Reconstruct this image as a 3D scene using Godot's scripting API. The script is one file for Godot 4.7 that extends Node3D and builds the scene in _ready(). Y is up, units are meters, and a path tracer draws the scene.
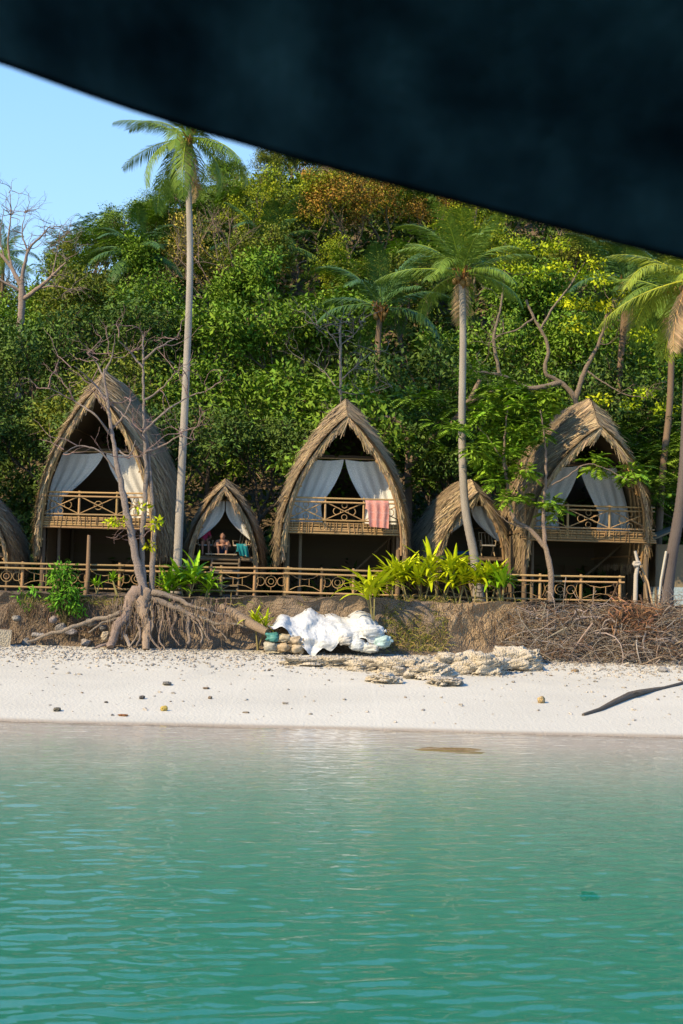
extends Node3D
# A tropical beach seen from a boat: thatched huts on a low earth bank, forest hillside behind, clear shallow sea in front.

const FOCAL := 1404.0
const EYE := Vector3(0, 3.1, 0)
var view := Basis.from_euler(Vector3(deg_to_rad(3.26), 0, deg_to_rad(1.4)))
var rng := RandomNumberGenerator.new()
var bumps := FastNoiseLite.new()
var taken := {}
var M := {}
var frond_meshes := []
var blade_meshes := []


# ---------------------------------------------------------------- geometry collector
class MB:
	var v := PackedVector3Array()
	var n := PackedVector3Array()
	var c := PackedColorArray()
	var i := PackedInt32Array()

	func face(a: Vector3, b: Vector3, d: Vector3, e: Vector3, col: Color) -> void:
		var k := v.size()
		var nn := (d - a).cross(b - a).normalized()
		v.append(a); v.append(b); v.append(d); v.append(e)
		for q in 4:
			n.append(nn); c.append(col)
		i.append(k); i.append(k + 1); i.append(k + 2); i.append(k); i.append(k + 2); i.append(k + 3)

	func tri(a: Vector3, b: Vector3, d: Vector3, col: Color) -> void:
		var k := v.size()
		var nn := (d - a).cross(b - a).normalized()
		v.append(a); v.append(b); v.append(d)
		for q in 3:
			n.append(nn); c.append(col); i.append(k + q)

	func leaf(p: Vector3, dir: Vector3, side: Vector3, length: float, width: float, col: Color, toward := Vector3.ZERO) -> void:
		var m := p + dir * length * 0.45
		face(p, m + side * width * 0.5, p + dir * length, m - side * width * 0.5, col)
		if toward != Vector3.ZERO:                        # leaves of one clump shade together: their normals lean to the clump's outside
			var k := v.size() - 4
			var nn := n[k]
			if nn.dot(toward) < 0.0:
				v[k + 1] = m - side * width * 0.5
				v[k + 3] = m + side * width * 0.5
				nn = -nn
			nn = (nn * 0.45 + toward).normalized()
			for q in 4: n[k + q] = nn

	# closed-ended tube with round cross-section; frames are carried along the path
	func tube(pts: Array, rad: Array, sides: int, col: Color, col2 = null, lump := 0.0) -> void:
		var k := v.size()
		var m := pts.size()
		var t: Vector3 = (pts[1] - pts[0]).normalized()
		var u := t.cross(Vector3.UP if absf(t.y) < 0.9 else Vector3.RIGHT).normalized()
		for a in m:
			var p: Vector3 = pts[a]
			var tn: Vector3 = pts[mini(a + 1, m - 1)] - pts[maxi(a - 1, 0)]
			if tn.length() > 1e-6: t = tn.normalized()
			u = (u - t * u.dot(t)).normalized()
			var w := t.cross(u)
			var f := float(a) / (m - 1)
			var r: float = rad[mini(a, rad.size() - 1)] if rad.size() > 2 else lerpf(rad[0], rad[rad.size() - 1], f)
			for s in sides:
				var an := TAU * s / sides
				var o := u * cos(an) + w * sin(an)
				var rr := r
				if lump > 0.0: rr *= 1.0 + lump * sin(an * 2.0 + a * 1.7) * cos(a * 2.3 + an)
				v.append(p + o * rr)
				n.append(o)
				c.append(col if col2 == null else col.lerp(col2, f))
		for a in m - 1:
			for s in sides:
				var q := k + a * sides + s
				var q2 := k + a * sides + (s + 1) % sides
				i.append(q); i.append(q + sides); i.append(q2)
				i.append(q2); i.append(q + sides); i.append(q2 + sides)
		for e in [0, m - 1]:
			var kk := v.size()
			var nn: Vector3 = (pts[e] - pts[1 if e == 0 else m - 2]).normalized()
			for s in sides:
				v.append(v[k + e * sides + s]); n.append(nn); c.append(c[k + e * sides + s])
			for s in sides - 2:
				if e == 0:
					i.append(kk); i.append(kk + s + 1); i.append(kk + s + 2)
				else:
					i.append(kk); i.append(kk + s + 2); i.append(kk + s + 1)

	func box(at: Vector3, size: Vector3, col: Color, turn := Basis.IDENTITY) -> void:
		var h := size * 0.5
		for ax in 3:
			for sg in [-1.0, 1.0]:
				var nv := Vector3.ZERO; nv[ax] = sg
				var uv := Vector3.ZERO; uv[(ax + 1) % 3] = 1.0
				var wv := nv.cross(uv)
				var q := func(a: float, b: float) -> Vector3: return at + turn * ((nv + uv * a + wv * b) * h)
				face(q.call(-1, -1), q.call(-1, 1), q.call(1, 1), q.call(1, -1), col)

	# smooth sheet over a grid of points (rows of equal length)
	func sheet(rows: int, cols: int, pts: PackedVector3Array, cols_rgb: PackedColorArray, flip := false) -> void:
		var k := v.size()
		var nn := PackedVector3Array()
		nn.resize(pts.size())
		var idx := PackedInt32Array()
		for r in rows - 1:
			for q in cols - 1:
				var a := r * cols + q
				var four := [a, a + 1, a + cols + 1, a + cols] if not flip else [a, a + cols, a + cols + 1, a + 1]
				for tr in [[0, 1, 2], [0, 2, 3]]:
					var x: int = four[tr[0]]; var y: int = four[tr[1]]; var z: int = four[tr[2]]
					var fn := (pts[z] - pts[x]).cross(pts[y] - pts[x])
					nn[x] += fn; nn[y] += fn; nn[z] += fn
					idx.append(k + x); idx.append(k + y); idx.append(k + z)
		for a in pts.size():
			v.append(pts[a]); n.append(nn[a].normalized()); c.append(cols_rgb[a] if cols_rgb.size() > 1 else cols_rgb[0])
		i.append_array(idx)

	func mesh() -> ArrayMesh:
		var a := []
		a.resize(Mesh.ARRAY_MAX)
		a[Mesh.ARRAY_VERTEX] = v; a[Mesh.ARRAY_NORMAL] = n; a[Mesh.ARRAY_COLOR] = c; a[Mesh.ARRAY_INDEX] = i
		var m := ArrayMesh.new()
		m.add_surface_from_arrays(Mesh.PRIMITIVE_TRIANGLES, a)
		return m


# ---------------------------------------------------------------- naming and placing
func numbered(called: String) -> String:
	var k: int = taken.get(called, 0)
	taken[called] = k + 1
	return called if k == 0 else "%s_%03d" % [called, k]


func obj(called: String, mesh, mat: Material, parent: Node = self) -> MeshInstance3D:
	var o := MeshInstance3D.new()
	o.mesh = mesh.mesh() if mesh is MB else mesh
	o.material_override = mat
	o.name = numbered(called) if parent == self else called
	parent.add_child(o, true)
	return o


func tag(o: Node, label: String, category: String, group := "", kind := "") -> Node:
	if label: o.set_meta("label", label)
	if category: o.set_meta("category", category)
	if group: o.set_meta("group", group)
	if kind: o.set_meta("kind", kind)
	return o


func thing(called: String, at: Vector3, label: String, category: String, group := "", turn := 0.0) -> Node3D:
	var o := Node3D.new()
	o.name = numbered(called)
	add_child(o)
	o.position = at
	o.rotation.y = turn
	tag(o, label, category, group)
	return o


func pix(px: float, py: float, d: float) -> Vector3:   # the point at distance d in front of the boat that the lens sees at (px, py)
	var r := view * Vector3((px - 341.5) / FOCAL, (512.0 - py) / FOCAL, -1.0)
	return EYE + r * (d / -r.z)


func rnd(a: float, b: float) -> float:
	return rng.randf_range(a, b)


func rvec() -> Vector3:
	return Vector3(rng.randfn(), rng.randfn(), rng.randfn()).normalized()


func noise(x: float, y: float, z := 0.0) -> float:
	return bumps.get_noise_3d(x, y, z)


func jit(c: Color, a: float) -> Color:
	var k := 1.0 + rnd(-a, a)
	return Color(c.r * k * (1.0 + rnd(-a, a) * 0.3), c.g * k, c.b * k * (1.0 + rnd(-a, a) * 0.4))


func sm(a: float, b: float, x: float) -> float:
	return smoothstep(a, b, x)


# ---------------------------------------------------------------- materials
func noise_tex(freq: float, seed_: int, lo: Color, hi: Color, oct := 4, kind := FastNoiseLite.TYPE_SIMPLEX_SMOOTH, size := 512, mid = null) -> NoiseTexture2D:
	var t := NoiseTexture2D.new()
	var f := FastNoiseLite.new()
	f.noise_type = kind; f.frequency = freq; f.seed = seed_; f.fractal_octaves = oct
	t.noise = f; t.width = size; t.height = size; t.seamless = true
	var g := Gradient.new()
	g.set_color(0, lo); g.set_color(1, hi)
	if mid != null: g.add_point(0.5, mid)
	t.color_ramp = g
	return t


func mat(called: String, rough := 0.9, tex: Texture2D = null, scale := Vector3.ONE, bump: Texture2D = null, bump_cm := 1.0, tint := Color.WHITE) -> StandardMaterial3D:
	var m := StandardMaterial3D.new()
	m.resource_name = called
	m.vertex_color_use_as_albedo = true
	m.albedo_color = tint
	m.roughness = rough
	m.metallic_specular = 0.3
	if tex:
		m.albedo_texture = tex
	if bump:
		m.heightmap_enabled = true
		m.heightmap_texture = bump
		m.heightmap_scale = bump_cm
	m.uv1_triplanar = true
	m.uv1_world_triplanar = true
	m.uv1_scale = scale
	M[called] = m
	return m


func materials() -> void:
	var grain := noise_tex(0.05, 11, Color(0.72, 0.72, 0.72), Color(1, 1, 1), 5)
	var speck := noise_tex(0.16, 12, Color(0.62, 0.6, 0.57), Color(1, 1, 1), 3, FastNoiseLite.TYPE_SIMPLEX, 512, Color(0.95, 0.94, 0.93))
	var rough_b := noise_tex(0.03, 13, Color.BLACK, Color.WHITE, 5)
	var fine_b := noise_tex(0.12, 14, Color.BLACK, Color.WHITE, 3)
	var streak := noise_tex(0.06, 15, Color(0.55, 0.53, 0.5), Color(1, 1, 1), 5, FastNoiseLite.TYPE_SIMPLEX, 512, Color(0.86, 0.85, 0.83))
	mat("sand", 0.95, speck, Vector3.ONE * 0.55, rough_b, 1.6)
	mat("soil", 1.0, streak, Vector3(1.1, 0.5, 1.1), rough_b, 8.0)
	mat("forest_floor", 1.0, streak, Vector3.ONE * 0.4, rough_b, 6.0)
	mat("thatch", 0.9, streak, Vector3(2.5, 0.6, 1.2))
	mat("bamboo", 0.6, streak, Vector3(1.3, 1.3, 1.3))
	mat("timber", 0.85, streak, Vector3(3, 0.8, 3))
	mat("bark", 0.95, streak, Vector3(2.2, 0.7, 2.2), rough_b, 5.0)
	mat("palm_bark", 0.9, streak, Vector3(0.8, 1.6, 0.8), fine_b, 1.0)
	mat("rock", 0.95, speck, Vector3.ONE * 0.8, rough_b, 9.0)
	mat("cloth", 0.95, grain, Vector3.ONE * 0.8).metallic_specular = 0.15
	M.cloth.backlight_enabled = true
	M.cloth.backlight = Color(0.35, 0.35, 0.35)
	mat("plastic", 0.5, grain, Vector3.ONE * 0.5)
	mat("skin", 0.6)
	mat("canvas", 0.95, noise_tex(0.02, 21, Color(0.2, 0.25, 0.3), Color(1, 1, 1), 5), Vector3.ONE * 0.5, fine_b, 0.4)
	M.canvas.backlight_enabled = true
	M.canvas.backlight = Color(0.4, 0.55, 0.7)
	M.canvas.metallic_specular = 0.1
	for a in [["leaf", 0.75, 0.45], ["palm_leaf", 0.42, 0.4], ["glossy_leaf", 0.38, 0.45], ["dry_leaf", 0.9, 0.45]]:
		var m := mat(a[0], a[1])
		m.uv1_triplanar = false
		m.uv1_world_triplanar = false
		m.backlight_enabled = true
		m.backlight = Color(0.9, 1.0, 0.4) * a[2]
		m.metallic_specular = 0.22


# ---------------------------------------------------------------- shape of the land
func bank_line(x: float) -> float:   # distance of the foot of the bank
	return 48.2 + 0.45 * noise(x * 9.0, 3.0) + 0.2 * noise(x * 40.0, 9.0)


func shore(x: float, d: float) -> float:
	if d < 32.0:
		return maxf((d - 32.0) * 0.028 - maxf(0.0, 26.0 - d) * 0.055 - maxf(0.0, 20.0 - d) * 0.08, -5.0)
	var y := 1.02 * pow(clampf((d - 32.0) / 16.4, 0.0, 1.3), 0.92)
	var rough := sm(37.0, 42.0, d)
	return y + 0.02 * noise(x * 12.0, d * 12.0) * (0.4 + rough) + rough * 0.025 * noise(x * 70.0, d * 70.0)


func land(x: float, d: float) -> float:
	var y := 2.86 + 0.06 * noise(x * 20.0, d * 20.0)
	var t := clampf((d - 59.0) / 46.0, 0.0, 1.0)
	var top := lerpf(17.0, 30.0, sm(-27.0, -6.0, x + (d - 100.0) * 0.05))
	y += 20.0 * sm(102.0, 142.0, d) * sm(-10.0, 6.0, x + 0.02 * d)
	y += top * (t * 0.55 + 0.45 * sm(0.0, 1.0, t)) + 0.7 * noise(x * 4.0, d * 4.0) * sm(59.0, 66.0, d)
	return y


func spread(inner: float, step: float, outer: float, grow_by := 1.35) -> PackedFloat32Array:   # even steps within +-inner, growing beyond
	var a := PackedFloat32Array()
	var x := 0.0
	var s := step
	while x < outer:
		a.append(x)
		if x >= inner: s *= grow_by
		x += s
	a.append(outer)
	var out := PackedFloat32Array()
	for k in range(a.size() - 1, 0, -1): out.append(-a[k])
	out.append_array(a)
	return out


func setting() -> void:
	# sand: seabed and beach in one sheet
	var xs := spread(16.0, 0.16, 260.0)
	var ds := PackedFloat32Array()
	var d := -260.0
	while d < 5.0:
		ds.append(d); d += maxf(4.0, -d * 0.2)
	d = 6.0
	while d < 29.0:
		ds.append(d); d += 1.2
	while d < 49.6:
		ds.append(d); d += 0.14
	var pts := PackedVector3Array()
	var cols := PackedColorArray()
	for dd in ds:
		for x in xs:
			var y := shore(x, dd)
			pts.append(Vector3(x, y, -dd))
			var dry := Color(0.62, 0.6, 0.52)
			var wet := Color(0.36, 0.29, 0.21)
			var w := (1.0 - sm(0.01, 0.05, y + 0.02 * noise(x * 14.0, dd * 30.0))) * sm(31.2, 31.9, dd)
			if dd < 31.9: w = maxf(w, 0.3)
			cols.append(dry.lerp(wet, w * 0.8) * (1.0 + 0.1 * noise(x * 25.0, dd * 25.0)))
	var mb := MB.new()
	mb.sheet(ds.size(), xs.size(), pts, cols)
	tag(obj("beach", mb, M.sand), "", "", "", "structure")
	# sea: rippled surface and the body of tinted water under it
	xs = spread(11.5, 0.07, 900.0, 1.3)
	ds = PackedFloat32Array()
	d = 34.2
	while d > 7.5:
		ds.append(d); d -= 0.03 + 0.0012 * absf(d - 8.0)
	var s := 0.08
	while d > -900.0:
		ds.append(d); s *= 1.25; d -= s
	pts = PackedVector3Array()
	var w2 := FastNoiseLite.new(); w2.seed = 31; w2.frequency = 1.0; w2.fractal_octaves = 1
	for dd in ds:
		var calm := lerpf(1.0, 0.4, sm(18.0, 31.0, dd))
		for x in xs:
			var y := 0.0
			if absf(x) < 30.0 and dd > -5.0:
				var q := x * 0.96 + dd * 0.28
				var r := dd * 0.96 - x * 0.28
				y = 0.004 * w2.get_noise_2d(q * 0.3, r * 0.7) + 0.0084 * w2.get_noise_2d(q * 0.7 + 40.0, r * 3.1) + 0.0078 * w2.get_noise_2d(q * 1.5 - 17.0, r * 5.6) + 0.004 * w2.get_noise_2d(q * 3.5 - 60.0, r * 9.0)
				y += 0.0022 * w2.get_noise_2d(x * 2.2 - dd * 1.2, dd * 2.6 + x * 1.2 + 80.0)
			pts.append(Vector3(x, y * calm, -dd))
	cols = PackedColorArray([Color.WHITE])
	mb = MB.new()
	mb.sheet(ds.size(), xs.size(), pts, cols, true)
	var wm := StandardMaterial3D.new()
	wm.resource_name = "water_surface"
	wm.albedo_color = Color(1, 1, 1, 0)
	wm.transparency = BaseMaterial3D.TRANSPARENCY_ALPHA
	wm.roughness = 0.04
	wm.metallic_specular = 0.42
	tag(obj("sea", mb, wm), "", "", "", "structure")
	var fv := FogVolume.new()
	fv.shape = RenderingServer.FOG_VOLUME_SHAPE_BOX
	fv.size = Vector3(700, 6, 700)
	fv.position = Vector3(0, -3.05, -34.0 + 350.0)
	var fm := FogMaterial.new()
	fm.density = 0.43
	fm.albedo = Color(0.0, 0.735, 0.595)
	fv.material = fm
	fv.name = "water"
	tag(fv, "", "", "", "structure")
	add_child(fv)
	# earth bank between the beach and the terrace
	xs = spread(17.0, 0.1, 260.0)
	pts = PackedVector3Array(); cols = PackedColorArray()
	var nt := 26
	for k in nt:
		var t := float(k) / (nt - 1)
		for x in xs:
			var base := bank_line(x)
			var y0 := shore(x, base) - 0.12
			var y1 := land(x, 50.0) + 0.03
			var rise := sm(0.0, 0.82, t)
			var y := lerpf(y0, y1 - 0.2 * clampf(noise(x * 26.0, 11.0) * 2.0, -0.3, 1.0) * sm(0.5, 0.8, t) * (1.0 - sm(0.85, 1.0, t)), rise)
			var back := 0.1 * t + 1.5 * sm(0.8, 1.0, t) + 0.3 * sin(t * PI) * (1.0 + 1.6 * noise(x * 14.0, 40.0)) - 0.5 * sm(0.3, 0.0, t) * clampf(0.3 + noise(x * 30.0, 77.0), 0.0, 1.0)
			var rough := sin(clampf(t * 1.15, 0.0, 1.0) * PI)
			back += rough * (0.6 * noise(x * 22.0, y * 30.0, 5.0) + 0.3 * noise(x * 70.0, y * 60.0, 8.0) + 0.2 * noise(x * 160.0, y * 90.0))
			pts.append(Vector3(x, y + 0.05 * noise(x * 90.0, t * 200.0), -(base + back)))
			var bare := sm(3.0, 3.6, x + noise(x * 60.0, t * 90.0)) * (1.0 - sm(5.7, 6.5, x + noise(x * 60.0, t * 90.0))) * sm(0.3, 0.42, t + 0.3 * noise(x * 80.0, 5.0))
			var col := Color(0.27, 0.215, 0.17).lerp(Color(0.58, 0.43, 0.28), bare * 0.8 + 0.25 * clampf(noise(x * 30.0, y * 40.0, 2.0) + 0.2, 0, 1))
			cols.append(col * (1.0 + 0.35 * noise(x * 60.0, y * 110.0, 4.0)))
	mb = MB.new()
	mb.sheet(nt, xs.size(), pts, cols)
	tag(obj("earth_bank", mb, M.soil), "", "", "", "structure")
	# terrace behind the fence and the hillside
	xs = spread(40.0, 0.8, 400.0)
	ds = PackedFloat32Array()
	d = 49.6
	while d < 130.0:
		ds.append(d); d += 0.5 if d < 64.0 else 1.2
	while d < 420.0:
		ds.append(d); d += 20.0
	pts = PackedVector3Array(); cols = PackedColorArray()
	for dd in ds:
		for x in xs:
			pts.append(Vector3(x, land(x, dd), -dd))
			cols.append(Color(0.19, 0.145, 0.095) * (1.0 + 0.3 * noise(x * 60.0, dd * 60.0)))
	mb = MB.new()
	mb.sheet(ds.size(), xs.size(), pts, cols)
	tag(obj("hillside", mb, M.forest_floor), "", "", "", "structure")


# ---------------------------------------------------------------- bamboo
const BAMBOO := Color(0.44, 0.29, 0.145)
const THATCH := Color(0.46, 0.35, 0.22)


func pole(parent: Node, called: String, pts: Array, r0: float, r1: float, col := BAMBOO, sides := 6, m := "bamboo") -> MeshInstance3D:
	var mb := MB.new()
	mb.tube(pts, [r0, r1], sides, jit(col, 0.22))
	return obj(called, mb, M[m], parent)


func bent(a: Vector3, b: Vector3, sag: Vector3, k := 5) -> Array:
	var out := []
	for j in k:
		var t := float(j) / (k - 1)
		out.append(a.lerp(b, t) + sag * 4.0 * t * (1.0 - t))
	return out


func ring(parent: Node, at: Vector3, r: float, thick: float, along := Vector3.RIGHT, squash := 1.0) -> void:
	var pts := []
	for j in 13:
		pts.append(at + along * cos(TAU * j / 12.0) * r + Vector3.UP * sin(TAU * j / 12.0) * r * squash)
	var mb := MB.new()
	mb.tube(pts, [thick], 5, jit(BAMBOO, 0.2))
	obj("ring", mb, M.bamboo, parent)


# one bay of railing between two posts, from a to b at the foot, height h; style picks the filling
func bay(parent: Node, a: Vector3, b: Vector3, h: float, style: int, r := 0.022) -> void:
	var up := Vector3.UP
	var ax := (b - a).normalized()
	var w := (b - a).length()
	var lo := 0.12 * h
	var hi := 0.84 * h
	var mid := (a + b) * 0.5 + up * (lo + hi) * 0.5
	var off := ax.cross(up) * 0.03
	if style == 0:
		pole(parent, "brace", bent(a + up * lo, b + up * hi, Vector3.ZERO, 2), r * 1.1, r)
		pole(parent, "brace", bent(a + up * hi + off, b + up * lo + off, Vector3.ZERO, 2), r * 1.1, r)
		ring(parent, mid - off * 1.5, h * 0.17, r * 0.8, ax)
	elif style == 1:
		ring(parent, mid, h * 0.22, r * 0.8, ax)
		ring(parent, mid, h * 0.11, r * 0.7, ax)
		for s in [-1.0, 1.0]:
			ring(parent, mid + ax * s * h * 0.42, h * 0.17, r * 0.7, ax)
			pole(parent, "arc", bent(mid + ax * s * w * 0.46 + up * h * 0.36, mid + ax * s * w * 0.46 - up * h * 0.34, -ax * s * w * 0.08), r * 0.7, r * 0.7)
		pole(parent, "strut", [mid + up * h * 0.22, mid + up * (hi - lo) * 0.5], r * 0.7, r * 0.7)
		pole(parent, "strut", [mid - up * h * 0.22, mid - up * (hi - lo) * 0.5], r * 0.7, r * 0.7)
	elif style == 2:
		pole(parent, "arc", bent(a + up * hi, b + up * hi, -up * h * 0.26), r * 0.8, r * 0.8)
		pole(parent, "arc", bent(a + up * lo, b + up * lo, up * h * 0.22), r * 0.8, r * 0.8)
		for s in [-1.0, 1.0]:
			pole(parent, "strut", [mid + ax * s * w * 0.14 + up * h * 0.13, mid + ax * s * w * 0.14 - up * h * 0.15], r * 0.7, r * 0.7)
	else:
		pole(parent, "brace", bent(a + up * lo, b + up * hi, Vector3.ZERO, 2), r, r)
		pole(parent, "brace", bent(a + up * hi + off, b + up * lo + off, Vector3.ZERO, 2), r, r)
		for s in [-1.0, 1.0]:
			ring(parent, mid + ax * s * h * 0.3 - off, h * 0.15, r * 0.75, ax)
		ring(parent, mid + up * h * 0.24 - off, h * 0.11, r * 0.7, ax)
		ring(parent, mid - up * h * 0.24 - off, h * 0.11, r * 0.7, ax)


# ---------------------------------------------------------------- thatched huts
class Roof:
	var W := 2.75      # half width at the eaves
	var H := 6.0       # from the eaves to the ridge
	var yb := 1.7      # height of the eaves
	var L := 5.6       # length
	var front_w := 0.8
	var front_h := 0.84
	var prow := 0.55
	var hood := 1.3
	var pw := 2.1

	func at(side: float, s: float, t: float) -> Vector3:
		var f := smoothstep(0.0, 1.0, clampf(s / hood, 0.0, 1.0))
		var b := smoothstep(0.0, 1.0, clampf((s - L + 1.0) / 1.0, 0.0, 1.0))
		var kw := lerpf(front_w, 1.0, f) * (1.0 - 0.1 * b)
		var kh := lerpf(front_h, 1.0, f) * (1.0 - 0.08 * b)
		return Vector3(side * W * kw * (1.0 - pow(1.0 - t, pw)), yb + H * kh * (1.0 - t), prow * (1.0 - t) - s)

	func half(y: float, s := 0.0) -> float:
		var f := smoothstep(0.0, 1.0, clampf(s / hood, 0.0, 1.0))
		var t := clampf(1.0 - (y - yb) / (H * lerpf(front_h, 1.0, f)), 0.0, 1.0)
		return W * lerpf(front_w, 1.0, f) * (1.0 - pow(1.0 - t, pw))

	func out(side: float, s: float, t: float) -> Vector3:
		var e := 0.02
		var a := at(side, s + e, t) - at(side, s - e, t)
		var b := at(side, s, minf(t + e, 1.0)) - at(side, s, maxf(t - e, 0.0))
		return (a.cross(b) * -side).normalized()


func thatched_roof(root: Node3D, R: Roof, strands: int, thick: float, ribs: int) -> void:
	var shell := MB.new()
	var ns := 20
	var nt := 22
	for layer in 2:
		for side in [-1.0, 1.0]:
			var pts := PackedVector3Array()
			var cols := PackedColorArray()
			for a in ns:
				for b in nt:
					var s := R.L * a / (ns - 1)
					var t := pow(float(b) / (nt - 1), 1.5)
					pts.append(R.at(side, s, t) - R.out(side, s, clampf(t, 0.02, 0.98)) * (thick if layer == 1 else 0.0) * sm(0.0, 0.06, t + 0.02))
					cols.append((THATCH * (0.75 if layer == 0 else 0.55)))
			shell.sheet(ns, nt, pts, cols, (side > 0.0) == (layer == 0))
	for side in [-1.0, 1.0]:                            # the cut edges of the thatch
		for edge in 3:
			var pts := PackedVector3Array()
			for b in nt:
				var t := pow(float(b) / (nt - 1), 1.5) if edge < 2 else 1.0
				var s := 0.0 if edge == 0 else (R.L if edge == 1 else R.L * b / (nt - 1))
				var p := R.at(side, s, t)
				pts.append(p)
				pts.append(p - R.out(side, s, clampf(t, 0.02, 0.98)) * thick * sm(0.0, 0.06, t + 0.02))
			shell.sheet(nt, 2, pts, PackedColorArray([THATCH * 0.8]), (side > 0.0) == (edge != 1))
	var roof := obj("thatch_roof", shell, M.thatch, root)
	var mb := MB.new()
	for k in strands:
		var side := 1.0 if k % 2 == 0 else -1.0
		var s := rnd(-0.06, R.L)
		if k % 4 < 2: s = rnd(-0.08, 1.6)               # thicker where it shows, round the mouth
		var t := pow(rnd(0.0, 1.0), 1.35) * 0.97
		var o := R.out(side, s, clampf(t, 0.02, 0.98))
		var dn := (R.at(side, s, minf(t + 0.02, 1.0)) - R.at(side, s, maxf(t - 0.0, 0.0))).normalized()
		var sd := dn.cross(o).normalized()
		var a := R.at(side, s, t) + o * rnd(0.0, 0.045)
		var len := rnd(0.35, 0.85)
		var dir := (dn + sd * rnd(-0.26, 0.26) + o * (rnd(0.0, 0.2) * rng.randf() if rng.randf() > 0.04 else rnd(0.15, 0.4))).normalized()
		var w := rnd(0.012, 0.034)
		var col := jit(THATCH, 0.3) * (1.0 + 0.45 * noise(a.z * 60.0, a.y * 45.0, side * 50.0))
		if rng.randf() < 0.24: col = jit(Color(0.64, 0.49, 0.29), 0.15)
		if rng.randf() < 0.13: col = jit(Color(0.16, 0.125, 0.095), 0.2)
		mb.face(a - sd * w, a + sd * w, a + dir * len + sd * w * 0.4, a + dir * len - sd * w * 0.4, col)
	for k in strands / 4:                               # ragged fringe hanging round the mouth and along the eaves
		var side := 1.0 if k % 2 == 0 else -1.0
		var eave := k % 5 == 0
		var s := rnd(0.0, R.L) if eave else rnd(-0.05, 0.1)
		var t := 0.99 if eave else pow(rnd(0.0, 1.0), 1.5)
		var o := R.out(side, s, clampf(t, 0.02, 0.98))
		var dn := (R.at(side, s, minf(t + 0.02, 1.0)) - R.at(side, s, maxf(t - 0.02, 0.0))).normalized()
		var a := R.at(side, s, t) - o * rnd(0.0, thick)
		var clump := maxf(0.0, 0.4 + 1.6 * noise(t * 1100.0, side * 40.0, s * 200.0 if eave else 0.0))
		var dir := (dn * 0.8 + Vector3(rnd(-0.2, 0.2), -0.55, rnd(-0.15, 0.35)) + o * rnd(-0.15, 0.25)).normalized()
		var sd := dir.cross(Vector3(rnd(-0.6, 0.6), 0, 1)).normalized()
		var len := (rnd(0.06, 0.2) + clump * 0.3) * (1.0 + 1.0 * sm(0.45, 0.1, t) * rng.randf())
		var w := rnd(0.012, 0.03)
		mb.face(a - sd * w, a + sd * w, a + dir * len + sd * w * 0.3, a + dir * len - sd * w * 0.3, jit(THATCH, 0.4) if rng.randf() < 0.85 else jit(Color(0.28, 0.21, 0.14), 0.25))
	tag(obj("thatch_strands", mb, M.thatch, roof), "", "", "", "stuff")
	for k in ribs:                                      # bent bamboo ribs inside, purlins along the roof
		var s := 0.08 + k * 0.42
		for side in [-1.0, 1.0]:
			var pts := []
			for b in 14:
				var t := 0.03 + 0.97 * pow(b / 13.0, 1.5)
				pts.append(R.at(side, s, t) - R.out(side, s, clampf(t, 0.02, 0.98)) * (thick + 0.05))
			pole(roof, "rib", pts, 0.045, 0.055, BAMBOO * 1.05)
	for side in [-1.0, 1.0]:
		for t in [0.12, 0.3, 0.5, 0.72, 0.95]:
			var pts := []
			for b in 7:
				var s: float = 0.05 + (R.L - 0.3) * b / 6.0
				pts.append(R.at(side, s, t) - R.out(side, s, t) * (thick + 0.12))
			pole(roof, "purlin", pts, 0.035, 0.035)


# a curtain hung from xa..xb at the top, whose inner edge is drawn aside
func curtain(root: Node3D, R: Roof, side: float, y0: float, y1: float, z: float, tie: float, tie_y: float, col: Color, s_in: float, inner_top := 0.03) -> void:
	var nu := 30
	var nv := 24
	var pts := PackedVector3Array()
	var ph := rnd(0, 6)
	for a in nv:
		var v := float(a) / (nv - 1)
		var y := lerpf(y0, y1, v)
		var xo := maxf(0.1, R.half(y, s_in) - 0.24)
		var q := clampf((y0 - y) / (y0 - tie_y), 0.0, 1.6)
		var xi := lerpf(inner_top, xo * tie, pow(clampf(q, 0, 1), 1.35))
		if q > 1.0: xi = lerpf(xo * tie, xo * (tie - 0.1), (q - 1.0) / 0.6)
		for b in nu:
			var u := float(b) / (nu - 1)
			var gather := lerpf(0.3, 1.0, clampf(q, 0, 1))
			var x := lerpf(xi, xo, u)
			var fold := 0.05 * gather * sin(u * 26.0 + ph + q * 2.0) + 0.09 * noise(x * 60.0, y * 35.0, ph * 10.0) + 0.05 * sin(q * 4.0 + u * 5.0 - ph)
			pts.append(Vector3(side * x, y - 0.07 * sin(u * PI) * (1.0 - v), z + fold))
	var mb := MB.new()
	mb.sheet(nv, nu, pts, PackedColorArray([col]), side < 0.0)
	obj("curtain", mb, M.cloth, root)


func woven_wall(root: Node3D, called: String, R: Roof, y0: float, y1: float, s: float) -> void:
	var mb := MB.new()
	var rows := 8
	for k in rows:
		var a := lerpf(y0, y1, float(k) / rows)
		var b := lerpf(y0, y1, float(k + 1) / rows)
		var wa := maxf(0.05, R.half(a, s) - 0.1)
		var wb := maxf(0.05, R.half(b, s) - 0.1)
		mb.face(Vector3(-wa, a, -s), Vector3(-wb, b, -s), Vector3(wb, b, -s), Vector3(wa, a, -s), jit(Color(0.2, 0.15, 0.095), 0.2))  # brown deepened: shade below the deck is put into the colour
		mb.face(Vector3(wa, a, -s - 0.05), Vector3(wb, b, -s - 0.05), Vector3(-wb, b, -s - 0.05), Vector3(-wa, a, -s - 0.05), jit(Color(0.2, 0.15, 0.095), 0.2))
	obj(called, mb, M.timber, root)


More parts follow.
